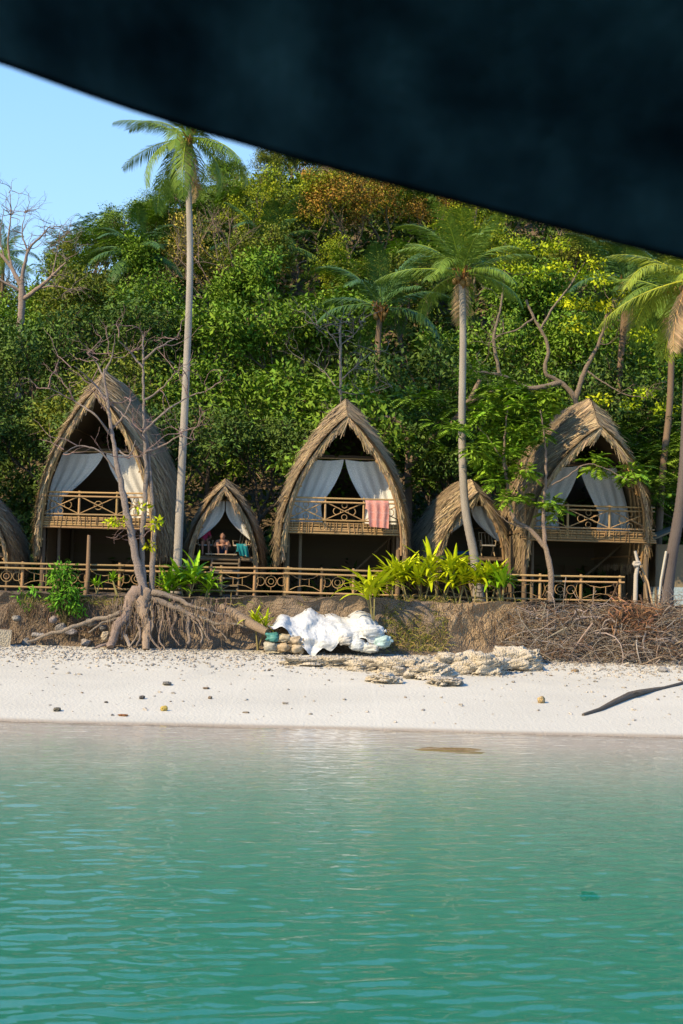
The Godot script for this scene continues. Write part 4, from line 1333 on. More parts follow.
func beach_things() -> void:
	rng.seed = 61
	# pitted coral rocks at the foot of the bank
	var rocks := [[512, 664, 1.6, 0.62, "big pitted pale coral rock at the end nearest the branch pile"], [484, 668, 1.5, 0.6, "pitted pale coral rock second from the branch pile"], [455, 666, 1.3, 0.62, "pale coral rock with dark hollows under the bare earth"], [428, 672, 1.3, 0.42, "low cream coral rock below the grassy bank"], [400, 668, 1.5, 0.45, "yellowish coral rock beyond the white sheet's end"], [372, 664, 1.3, 0.36, "low coral rock in front of the white sheet's tied end"], [340, 660, 1.5, 0.26, "flat coral slab in front of the middle of the white sheet"], [306, 659, 1.4, 0.22, "flat thin coral slab at the tan sacks' end"], [528, 658, 0.8, 0.45, "small grey coral rock touching the branch pile"], [384, 676, 0.8, 0.22, "small low coral rock on the sand before the yellowish rock"], [445, 679, 0.9, 0.2, "small flat coral rock on the open sand"]]
	for k in rocks.size():
		var a: Array = rocks[k]
		var p := on_sand(a[0], a[1] + 6)
		var o := obj("coral_rock", lump(k + 3, Vector3(a[2], a[3] * 1.3, rnd(0.8, 1.2)), Color(0.58, 0.52, 0.42), 0.5, 0.2, 30, 46), M.rock)
		o.position = p + Vector3(0, a[3] * 0.35, 0)
		tag(o, a[4], "rock", "coral rocks at the foot of the bank")
	# stones and litter lying on the open sand
	var bits := [[167, 685, 0.42, 0.13, Color(0.2, 0.19, 0.17), "dark grey flat stone on the sand"], [142, 699, 0.24, 0.12, Color(0.12, 0.11, 0.1), "small blackish stone below the dark flat stone"], [57, 711, 0.3, 0.12, Color(0.16, 0.15, 0.12), "dark weed-covered stone nearest the left edge"], [123, 716, 0.3, 0.06, Color(0.3, 0.14, 0.06), "brown husk lying at the water's edge"], [164, 711, 0.2, 0.17, Color(0.55, 0.42, 0.12), "yellow coconut shell near the water's edge"], [206, 689, 0.3, 0.07, Color(0.26, 0.2, 0.14), "flat brown stone right of the dark flat stone"], [541, 703, 0.34, 0.24, Color(0.55, 0.4, 0.2), "tan rounded coral stone left of the driftwood"], [210, 699, 0.14, 0.1, Color(0.2, 0.16, 0.12), "tiny brown stone below the flat brown stone"], [663, 672, 0.4, 0.22, Color(0.3, 0.3, 0.31), "grey stone in front of the branch pile"], [3, 640, 0.9, 0.8, Color(0.5, 0.44, 0.34), ""], [105, 640, 0.5, 0.4, Color(0.5, 0.42, 0.31), "pale boulder at the foot of the exposed roots"], [106, 703, 0.12, 0.06, Color(0.12, 0.11, 0.1), "tiny dark pebble left of the blackish stone"], [246, 713, 0.2, 0.05, Color(0.3, 0.25, 0.19), "thin flat stone by the water below the plant"], [575, 672, 0.35, 0.12, Color(0.42, 0.3, 0.18), "flat tan stone under the branch pile"]]
	for k in bits.size():
		var a: Array = bits[k]
		if a[5] == "": continue
		var p := on_sand(a[0], a[1])
		var o := obj("beach_stone", lump(k + 40, Vector3(a[2], a[3], a[2] * 0.7) * 0.8, a[4], 0.35, 0.05, 10, 14), M.rock)
		o.position = p + Vector3(0, a[3] * 0.3, 0)
		o.rotation.y = rnd(0, 3)
		tag(o, a[5], "stone", "stones lying on the sand")
	# square pale concrete block at the left edge
	var mb := MB.new()
	var s := Vector3(0.85, 0.62, 0.7)
	mb.box(Vector3.ZERO, s, Color(0.5, 0.45, 0.36))
	var blk := obj("concrete_block", mb, M.rock)
	blk.position = on_sand(-2, 646) + Vector3(0, 0.24, 0)
	blk.rotation = Vector3(0.03, 0.2, -0.06)
	tag(blk, "weathered cream concrete block half buried at the left edge", "block")
	# broken coral and shells strewn over the upper beach
	var mm := MultiMesh.new()
	mm.transform_format = MultiMesh.TRANSFORM_3D
	mm.use_colors = true
	mm.mesh = lump(9, Vector3(1, 0.6, 0.8), Color.WHITE, 0.5, 0.0, 4, 6).mesh()
	mm.instance_count = 9500
	for k in 9500:
		var x := rnd(-17, 17)
		var d := 48.0 - absf(rng.randfn()) * 2.6
		if k > 9000: d = rnd(33.0, 45.0)
		if d < 33.0: d = 46.5
		var sz := 0.025 + 0.1 * pow(rng.randf(), 2.5)
		mm.set_instance_transform(k, Transform3D(Basis.from_euler(Vector3(rnd(-0.4, 0.4), rnd(0, 6), rnd(-0.4, 0.4))) * sz * Basis.from_scale(Vector3(rnd(0.8, 1.7), 1, 1)), Vector3(x, shore(x, d) + sz * 0.1, -d)))
		var g := rnd(0.5, 1.0)
		mm.set_instance_color(k, Color(0.68, 0.63, 0.56) * g if rng.randf() < 0.95 else Color(0.4, 0.33, 0.26) * g)
	var mi := MultiMeshInstance3D.new()
	mi.multimesh = mm
	mi.material_override = M.rock
	mi.name = "coral_rubble"
	add_child(mi)
	tag(mi, "broken coral and shell fragments strewn over the upper beach", "rubble", "", "stuff")
	# driftwood on the sand
	var root := thing("driftwood_branch", on_sand(640, 700), "long grey driftwood branch lying on the sand", "driftwood")
	mb = MB.new()
	var pts := []; var rad := []
	var track := [[583, 716, 0.05], [600, 711, 0.07], [616, 704, 0.1], [628, 699, 0.13], [642, 695, 0.12], [655, 691, 0.07], [664, 689, 0.05], [676, 686, 0.06], [690, 682, 0.06], [720, 675, 0.04]]
	for t in track:
		var p := on_sand(t[0], t[1])
		pts.append(p + Vector3(0, t[2] * 0.6, 0) - root.position); rad.append(t[2] * 0.75)
	mb.tube(pts, rad, 8, Color(0.2, 0.17, 0.145), null, 0.25)
	obj("stem", mb, M.bark, root)
	mb = MB.new()
	mb.tube([pts[3], pts[3] + Vector3(0.25, 0.1, -0.25), pts[3] + Vector3(0.5, 0.06, -0.5)], [0.04, 0.015], 6, Color(0.2, 0.17, 0.14))
	obj("side_branch", mb, M.bark, root)
	# sunken dark stones seen through the water
	for a in [[588, 897, 0.24, "dark weedy stone under the shallow water"]]:
		var d: float = FOCAL * 3.1 / (a[1] - 592.0 - (a[0] - 341.5) * 0.0244)
		var p := pix(a[0], a[1], d)
		var o := obj("sunken_stone", lump(int(a[0]), Vector3(a[2] * 0.9, 0.14, a[2] * 0.6), Color(0.06, 0.065, 0.04), 0.5, 0.1), M.rock)
		var vd := (p - EYE).normalized()
		var q := p
		while q.y > shore(q.x, -q.z) + 0.03: q += vd * 0.05
		o.position = q
		tag(o, a[3], "stone", "stones under the water")
	var shoal := obj("sand_shoal", lump(77, Vector3(1.7, 0.14, 0.7), Color(0.3, 0.19, 0.08), 0.5, 0.0), M.sand)
	var sp := pix(458, 752, 29.0)
	shoal.position = Vector3(sp.x, -0.14, -sp.z * -1.0)
	tag(shoal, "brown shoal of sand just breaking the shallow water", "shoal")


func bank_things() -> void:
	rng.seed = 62
	# log sticking out of the bank
	var mb := MB.new()
	var a := pix(221, 608, 48.3); var b := pix(255, 626, 47.5)
	mb.tube([a, a.lerp(b, 0.3) + Vector3(0, 0.03, 0), a.lerp(b, 0.7), b, b + (b - a) * 0.35], [0.17, 0.19, 0.17, 0.16, 0.13], 12, Color(0.38, 0.29, 0.21), null, 0.06)
	var lg := obj("weathered_log", mb, M.bark)
	tag(lg, "pale weathered log sticking out of the bank toward the white sheet", "log")
	# sacks piled against the bank
	var sacks := [[273, 637, 0.5, 0.3, Color(0.08, 0.27, 0.24), "teal green sack at the log end of the pile"], [271, 646, 0.55, 0.3, Color(0.45, 0.42, 0.34), "dull cream sack under the teal green sack"], [285, 638, 0.5, 0.3, Color(0.5, 0.42, 0.29), "tan sack lying upper right of the teal sack"], [283, 647, 0.5, 0.32, Color(0.5, 0.38, 0.24), "tan sack second along the bottom row"], [297, 649, 0.5, 0.32, Color(0.53, 0.43, 0.3), "tan sack third along the bottom row"], [296, 641, 0.5, 0.3, Color(0.48, 0.38, 0.26), "tan sack lying against the white sheet's near fold"], [345, 640, 0.56, 0.34, Color(0.62, 0.58, 0.52), "off-white sack under the middle of the sheet"], [358, 645, 0.6, 0.36, Color(0.62, 0.66, 0.68), "pale bluish sack with its neck folded under the sheet"], [370, 648, 0.66, 0.3, Color(0.62, 0.62, 0.58), "flat white sack second from the pile's outer end"], [382, 642, 0.62, 0.4, Color(0.45, 0.62, 0.62), "pale turquoise sack at the outer end of the pile"], [372, 632, 0.8, 0.44, Color(0.66, 0.68, 0.68), "bulging white sack on top of the turquoise one"]]
	for k in sacks.size():
		var s: Array = sacks[k]
		var root := thing("sandbag", pix(s[0], s[1], 47.25 + rnd(-0.05, 0.05)), s[5], "sack", "sacks piled against the bank", rnd(-0.4, 0.4))
		obj("bag", lump(k + 90, Vector3(s[2] * 0.95, s[3], 0.5), s[4], 0.3, 0.1, 18, 26), M.plastic, root)
		mb = MB.new()
		mb.tube([Vector3(s[2] * 0.42, 0.02, 0.05), Vector3(s[2] * 0.5, 0.03, 0.08), Vector3(s[2] * 0.58, 0.06, 0.12)], [0.05, 0.025, 0.06], 7, s[4] * 0.9)
		obj("tied_neck", mb, M.plastic, root)
	# crumpled white plastic sheet thrown over them
	var nu := 110; var nv := 46
	var pts := PackedVector3Array()
	var fn := FastNoiseLite.new()
	fn.seed = 8; fn.frequency = 1.0; fn.fractal_type = FastNoiseLite.FRACTAL_RIDGED; fn.fractal_octaves = 3
	for v in nv:
		for u in nu:
			var fu := float(u) / (nu - 1); var fv := float(v) / (nv - 1)
			var px := lerpf(268, 384, fu)
			# profile of the heap: top edge and the ragged lower edge
			var top := 614.0 + 6.0 * sm(0.1, 0.0, fu) * 2.0 + 3.5 * sin(fu * 13.0) + 2.0 * sin(fu * 29.0 + 1.0) + 18.0 * sm(0.86, 1.0, fu)
			var low := 641.0 + 4.0 * exp(-pow((fu - 0.38) / 0.09, 2.0)) + 9.0 * sm(0.14, 0.3, fu) * (1.0 - sm(0.5, 0.66, fu)) - 9.0 * sm(0.3, 0.2, fu) - 6.0 * sm(0.18, 0.0, fu) + 3.0 * sin(fu * 37.0)
			var py := lerpf(top, low, fv)
			var d := lerpf(48.5, 46.9, pow(fv, 0.6)) + 0.25 * (1.0 - sin(fv * PI))
			var p := pix(px, py, d)
			var cr := fn.get_noise_3d(p.x * 0.8, p.y * 1.1, p.z * 0.9)
			var c2 := fn.get_noise_3d(p.x * 2.2 + 9.0, p.y * 2.6, p.z)
			cr = 0.5 * cr + 0.8 * absf(sin(p.x * 4.2 + 1.5 * noise(p.x * 90.0, p.y * 90.0)) * sin(p.y * 6.0 + p.x * 1.3))
			pts.append(p + Vector3(0.05 * c2, 0.05 * cr + 0.012 * c2, 0.16 * cr + 0.03 * c2))
	mb = MB.new()
	mb.sheet(nv, nu, pts, PackedColorArray([Color(0.66, 0.68, 0.7)]))
	var sh := obj("plastic_sheet", mb, M.plastic)
	tag(sh, "crumpled white plastic sheet thrown over the piled sacks", "plastic sheet")
	# heap of dead branches and uprooted roots
	var pile := thing("branch_pile", pix(600, 660, 47.4), "tangled heap of dead grey and reddish branches against the bank", "branch pile")
	var fine := MB.new()
	for k in 760:
		var px := rnd(514, 705)
		var crest := 606.0 + 14.0 * sm(545, 515, px) + 5.0 * sin(px * 0.11)
		var py := rnd(crest, 662.0)
		var fv := (py - crest) / (662.0 - crest)
		var p := pix(px, py, lerpf(48.5, 46.8, pow(fv, 0.8)) + rnd(-0.25, 0.2)) - pile.position
		var an := rnd(-0.5, 0.6) if rng.randf() < 0.55 else rnd(0.6, 2.4)
		var dir := Vector3(cos(an), -sin(an) * 0.75, rnd(-0.45, 0.5)).normalized()
		if rng.randf() < 0.5: dir.x = -dir.x
		var l := rnd(0.5, 1.9)
		var thick := k < 130
		var r := rnd(0.018, 0.05) if thick else rnd(0.007, 0.017)
		var col := jit([Color(0.36, 0.31, 0.27), Color(0.5, 0.43, 0.38), Color(0.25, 0.16, 0.11), Color(0.38, 0.3, 0.23)][rng.randi() % 4], 0.25)
		if px > 612 and px < 652 and py < 632: col = jit(Color(0.23, 0.14, 0.09), 0.3)
		var bow := (rvec() * rnd(0.06, 0.3) + Vector3(0, rnd(0.0, 0.2), 0)) * l
		var path := bent(p - dir * l * 0.5, p + dir * l * 0.5, bow, 6)
		for q in path.size():
			var w: Vector3 = path[q] + pile.position
			w.y = maxf(w.y, shore(w.x, -w.z) + r * 0.5)
			path[q] = w - pile.position
		if thick:
			mb = MB.new()
			mb.tube(path, [r, r * 0.45], 6, col, null, 0.15)
			obj("branch", mb, M.bark, pile)
		else:
			fine.tube(path, [r, r * 0.4], 4, col)
			var e: Vector3 = path[4]
			for q in 2:
				fine.tube([e, e + (dir + rvec() * 0.9).normalized() * rnd(0.15, 0.5)], [r * 0.7, r * 0.2], 3, col)
	tag(obj("twigs", fine, M.bark, pile), "", "", "", "stuff")
	var dry := MB.new()
	for k in 260:
		var px := rnd(606, 656)
		var p := pix(px, rnd(600, 634), 47.6 + rnd(-0.5, 0.6)) - pile.position
		var dir := Vector3(rnd(-1, 1), rnd(-0.8, 0.4), rnd(-0.2, 0.8)).normalized()
		dry.leaf(p, dir, dir.cross(rvec()).normalized(), rnd(0.2, 0.55), 0.035, jit(Color(0.24, 0.12, 0.065), 0.4))
	tag(obj("dry_fronds", dry, M.dry_leaf, pile), "rust-red dry fronds on top of the heap", "", "", "stuff")
	# bits of wood and stones lodged in the bank on the left
	var order := ["first", "second", "third", "fourth", "fifth", "sixth", "seventh", "eighth", "ninth", "tenth"]
	for k in 10:
		var px := 14.0 + k * 11.0 + rnd(-3, 3)
		var p := pix(px, rnd(618, 644), 47.75)
		p.z = -(bank_line(p.x) - 0.02)
		var o := obj("bank_stone", lump(k + 130, Vector3(rnd(0.2, 0.55), rnd(0.16, 0.34), 0.35), jit(Color(0.27, 0.25, 0.24), 0.25), 0.4, 0.08, 9, 12), M.rock)
		o.position = p
		tag(o, "%s grey stone lodged in the bank, counted from the concrete block" % order[k], "stone", "grey stones lodged in the bank")


func stakes() -> void:
	rng.seed = 63
	# single stakes
	var list := [
		["fence_stake", [[85, 600, 49.6], [88, 575, 49.6], [89, 536, 49.6]], 0.1, 0.06, Color(0.3, 0.2, 0.13), "tall flared wooden stake standing at the fence before the dark stilts"],
		["white_post", [[635, 604, 49.3], [636, 575, 49.3], [638, 563, 49.3], [635, 551, 49.3]], 0.085, 0.05, Color(0.55, 0.5, 0.44), "knobbly whitewashed post at the end of the fence"],
		["leaning_stick", [[655, 605, 49.0], [648, 582, 49.4], [640, 564, 49.6]], 0.035, 0.03, Color(0.5, 0.36, 0.22), "tan stick leaning against the whitewashed post"],
		["leaning_stick", [[650, 600, 49.1], [645, 584, 49.5], [640, 572, 49.7]], 0.04, 0.03, Color(0.3, 0.22, 0.15), "short dark stick leaning beneath the tan one"],
		["pale_pole", [[658, 604, 49.2], [661, 580, 49.2], [666, 552, 49.2]], 0.04, 0.04, Color(0.6, 0.57, 0.5), "pale pole standing between the whitewashed post and dark palm trunk"]]
	for s in list:
		var pts := []
		for q in s[1]: pts.append(pix(q[0], q[1], q[2]))
		pts[0].y = minf(pts[0].y, 2.55)
		var o := thing(s[0], pts[0], s[5], "stake")
		var loc := []
		for q in pts: loc.append(q - pts[0])
		var mb := MB.new()
		mb.tube(loc, [s[2], s[3]], 8, s[4], null, 0.1)
		obj("shaft", mb, M.timber, o)
		if s[0] == "white_post":
			var kn := obj("knot", lump(5, Vector3(0.26, 0.22, 0.24), s[4], 0.4), M.timber, o)
			kn.position = loc[2] + Vector3(-0.06, -0.03, 0.02)
		else:
			mb = MB.new()
			mb.tube([loc[loc.size() - 1] - Vector3(0, 0.01, 0), loc[loc.size() - 1] + Vector3(0.005, 0.03, 0)], [s[3] * 1.08, s[3] * 0.9], 8, s[4] * 1.15)
			obj("cut_end", mb, M.timber, o)
	# shed at the right edge
	var base := pix(690, 600, 53.0)
	base.y = land(base.x, 53.0)
	var shed := thing("shed", base, "low shed with a pitched plank roof cut off by the right edge", "shed")
	var loc := func(px: float, py: float, d: float) -> Vector3: return pix(px, py, d) - base
	var w0: Vector3 = loc.call(657, 600, 53.0)
	var hw: float = (loc.call(690, 545, 53.0) as Vector3).y
	var mb := MB.new()
	mb.box(Vector3(w0.x + 2.0, hw * 0.65, -1.2), Vector3(4.0, hw * 0.7, 2.4), Color(0.3, 0.24, 0.16))
	obj("wall", mb, M.timber, shed)
	mb = MB.new()
	mb.box(Vector3(w0.x + 1.98, hw * 0.14, -1.17), Vector3(4.1, hw * 0.34, 2.5), Color(0.42, 0.52, 0.56))
	obj("painted_base", mb, M.plastic, shed)
	var r0: Vector3 = loc.call(648, 541, 52.4); var r1: Vector3 = loc.call(690, 523, 52.4)
	var rf := Node3D.new(); rf.name = "roof"; shed.add_child(rf)
	for side in 2:
		var e0 := r0 if side == 0 else Vector3(r1.x * 2.0 - r0.x, r0.y, r0.z)
		for k in 9:
			mb = MB.new()
			var z := 0.55 - k * 0.42
			var mid := (e0 + r1) * 0.5
			var dx := (r1 - e0)
			mb.box(Vector3(mid.x, mid.y - 0.02 - 0.02 * side, z), Vector3(dx.length() + 0.1, 0.06, 0.4), jit(Color(0.26, 0.2, 0.14), 0.2), Basis(Vector3(0, 0, 1), atan2(dx.y, dx.x)))
			obj("roof_plank", mb, M.timber, rf)
	pole(shed, "corner_post", [Vector3(w0.x - 0.05, -0.2, 0.05), Vector3(w0.x - 0.05, hw, 0.05)], 0.06, 0.06, Color(0.25, 0.19, 0.13))


func cloth_patch(at: Vector3, w: float, h: float, drop_back: float, col: Color, stripes := false) -> MB:   # a cloth hung over a rail
	var pts := PackedVector3Array(); var cols := PackedColorArray()
	var nu := 18; var nv := 26
	for v in nv:
		var t := float(v) / (nv - 1)
		for u in nu:
			var s := float(u) / (nu - 1)
			var arc := t * (h + drop_back) - drop_back
			var y := -absf(arc)
			var wid := w * (1.0 - 0.18 * clampf(arc / h, 0, 1))
			var x := (s - 0.5) * wid + 0.04 * noise(arc * 200.0, 4.0) + 0.1 * clampf(arc / h, 0, 1)
			var z := 0.05 * clampf(arc * 12.0, -1, 1) + 0.035 * sin(s * 17.0 + arc * 2.0) * clampf(absf(arc) * 4.0, 0, 1)
			pts.append(at + Vector3(x, y - 0.05 * s * clampf(arc / h, 0, 1), z))
			var pale := stripes and (int(floor(s * 9.0 + 0.6 * noise(arc * 300.0, s * 300.0))) % 3 == 0 or absf(fmod(absf(arc), 0.3) - 0.15) < 0.025)
			cols.append(col.lerp(Color(0.7, 0.45, 0.42), 0.4) if pale else col)
	var mb := MB.new()
	mb.sheet(nv, nu, pts, cols)
	return mb


# one continuous body from tapered capsules joined smoothly, meshed as surface nets
func body(bones: Array, k: float, cell: float) -> MB:
	var lo := Vector3.INF; var hi := -Vector3.INF
	for b in bones:
		for e in [0, 1]:
			var r: Vector3 = Vector3.ONE * (b[2 + e] + cell * 2.0)
			lo = lo.min(b[e] - r); hi = hi.max(b[e] + r)
	var n := Vector3i(((hi - lo) / cell).ceil()) + Vector3i.ONE
	var f := PackedFloat32Array()
	f.resize(n.x * n.y * n.z)
	f.fill(9.0)
	var near := PackedInt32Array()
	near.resize(f.size())
	var best := PackedFloat32Array()
	best.resize(f.size())
	best.fill(99.0)
	for bi in bones.size():
		var b: Array = bones[bi]
		var pa: Vector3 = b[0]; var pb: Vector3 = b[1]
		var ra: float = b[2]; var rb: float = b[3]
		var reach := Vector3.ONE * (maxf(ra, rb) + cell * 2.5 + k)
		var i0 := Vector3i(((pa.min(pb) - reach - lo) / cell).floor()).clamp(Vector3i.ZERO, n - Vector3i.ONE)
		var i1 := Vector3i(((pa.max(pb) + reach - lo) / cell).ceil()).clamp(Vector3i.ZERO, n - Vector3i.ONE)
		var ab := pb - pa
		var l2 := maxf(ab.length_squared(), 1e-9)
		for z in range(i0.z, i1.z + 1):
			for y in range(i0.y, i1.y + 1):
				for x in range(i0.x, i1.x + 1):
					var p := lo + Vector3(x, y, z) * cell
					var t := clampf((p - pa).dot(ab) / l2, 0.0, 1.0)
					var dd := p.distance_to(pa + ab * t) - lerpf(ra, rb, t)
					var id := (z * n.y + y) * n.x + x
					if dd < best[id]:
						best[id] = dd; near[id] = bi
					var o := f[id]
					var h := clampf(0.5 + 0.5 * (o - dd) / k, 0.0, 1.0)
					f[id] = lerpf(o, dd, h) - k * h * (1.0 - h)
	var mb := MB.new()
	var at := {}
	var pts := PackedVector3Array(); var cols := PackedColorArray()
	for z in n.z - 1:
		for y in n.y - 1:
			for x in n.x - 1:
				var id := (z * n.y + y) * n.x + x
				var sum := Vector3.ZERO; var cnt := 0
				for e in [[0, 1], [2, 3], [4, 5], [6, 7], [0, 2], [1, 3], [4, 6], [5, 7], [0, 4], [1, 5], [2, 6], [3, 7]]:
					var ca := Vector3i(e[0] & 1, (e[0] >> 1) & 1, e[0] >> 2); var cb := Vector3i(e[1] & 1, (e[1] >> 1) & 1, e[1] >> 2)
					var va := f[((z + ca.z) * n.y + y + ca.y) * n.x + x + ca.x]; var vb := f[((z + cb.z) * n.y + y + cb.y) * n.x + x + cb.x]
					if (va < 0.0) != (vb < 0.0):
						sum += Vector3(ca).lerp(Vector3(cb), va / (va - vb)); cnt += 1
				if cnt:
					at[id] = pts.size()
					pts.append(lo + (Vector3(x, y, z) + sum / cnt) * cell)
					cols.append(bones[near[id]][4])
	var nrm := PackedVector3Array()
	nrm.resize(pts.size())
	var idx := PackedInt32Array()
	var step := [1, n.x, n.x * n.y]
	for id in at:
		for ax in 3:
			var id2: int = id + step[ax]
			if id2 >= f.size() or (f[id] < 0.0) == (f[id2] < 0.0): continue
			var s1: int = step[(ax + 1) % 3]; var s2: int = step[(ax + 2) % 3]
			if not (at.has(id - s1) and at.has(id - s2) and at.has(id - s1 - s2)): continue
			var q := [at[id], at[id - s1], at[id - s1 - s2], at[id - s2]]
			if f[id] < 0.0: q.reverse()
			for tr in [[0, 1, 2], [0, 2, 3]]:
				var u: int = q[tr[0]]; var v: int = q[tr[1]]; var w: int = q[tr[2]]
				var fn := (pts[w] - pts[u]).cross(pts[v] - pts[u])
				nrm[u] += fn; nrm[v] += fn; nrm[w] += fn
				idx.append(u); idx.append(v); idx.append(w)
	for a in pts.size():
		mb.v.append(pts[a]); mb.n.append(nrm[a].normalized()); mb.c.append(cols[a])
	mb.i = idx
	return mb


func person(at: Vector3, turn: float, label: String, bones: Array, head: Vector3, hair: Color, tilt: float, cloth: Array) -> void:
	var root := thing("person", at, label, "person", "people in the small hut", turn)
	obj("body", body(bones, 0.035, 0.021), M.skin, root)
	var h := lump(3, Vector3(0.19, 0.17, 0.22), hair, 0.1, 0.0, 10, 14)
	var o := obj("hair", h, M.dry_leaf, root)
	o.position = head + Vector3(0, 0.055, -0.025)
	o.rotation.x = tilt
	for c in cloth:
		obj(c[0], body(c[1], 0.04, 0.024), M.cloth, root)


func chair(at: Vector3, turn: float, label: String, seat: Color) -> Node3D:
	var root := thing("deck_chair", at, label, "chair", "wooden deck chairs in the small huts", turn)
	var wood := Color(0.42, 0.33, 0.22)
	for s in [-1.0, 1.0]:
		pole(root, "leg", [Vector3(s * 0.25, 0, 0.25), Vector3(s * 0.25, 0.42, -0.25)], 0.022, 0.022, wood, 6, "timber")
		pole(root, "leg", [Vector3(s * 0.22, 0, -0.28), Vector3(s * 0.22, 0.4, 0.22)], 0.022, 0.022, wood, 6, "timber")
		pole(root, "back_post", [Vector3(s * 0.25, 0.38, -0.2), Vector3(s * 0.25, 0.95, -0.48)], 0.022, 0.02, wood, 6, "timber")
		pole(root, "armrest", [Vector3(s * 0.29, 0.58, 0.25), Vector3(s * 0.29, 0.6, -0.33)], 0.024, 0.024, wood, 6, "timber")
		pole(root, "arm_support", [Vector3(s * 0.27, 0.38, 0.22), Vector3(s * 0.29, 0.58, 0.22)], 0.02, 0.02, wood, 6, "timber")
	for y in [0.45, 0.92]:
		pole(root, "back_rail", [Vector3(-0.26, y, -0.24 - (y - 0.4) * 0.5), Vector3(0.26, y, -0.24 - (y - 0.4) * 0.5)], 0.02, 0.02, wood, 6, "timber")
	var mb := MB.new()
	mb.box(Vector3(0, 0.41, 0), Vector3(0.5, 0.05, 0.5), seat)
	obj("seat", mb, M.cloth, root)
	for k in 3:
		pole(root, "back_slat", [Vector3(-0.14 + k * 0.14, 0.45, -0.26), Vector3(-0.14 + k * 0.14, 0.92, -0.5)], 0.018, 0.018, wood, 6, "timber")
	return root


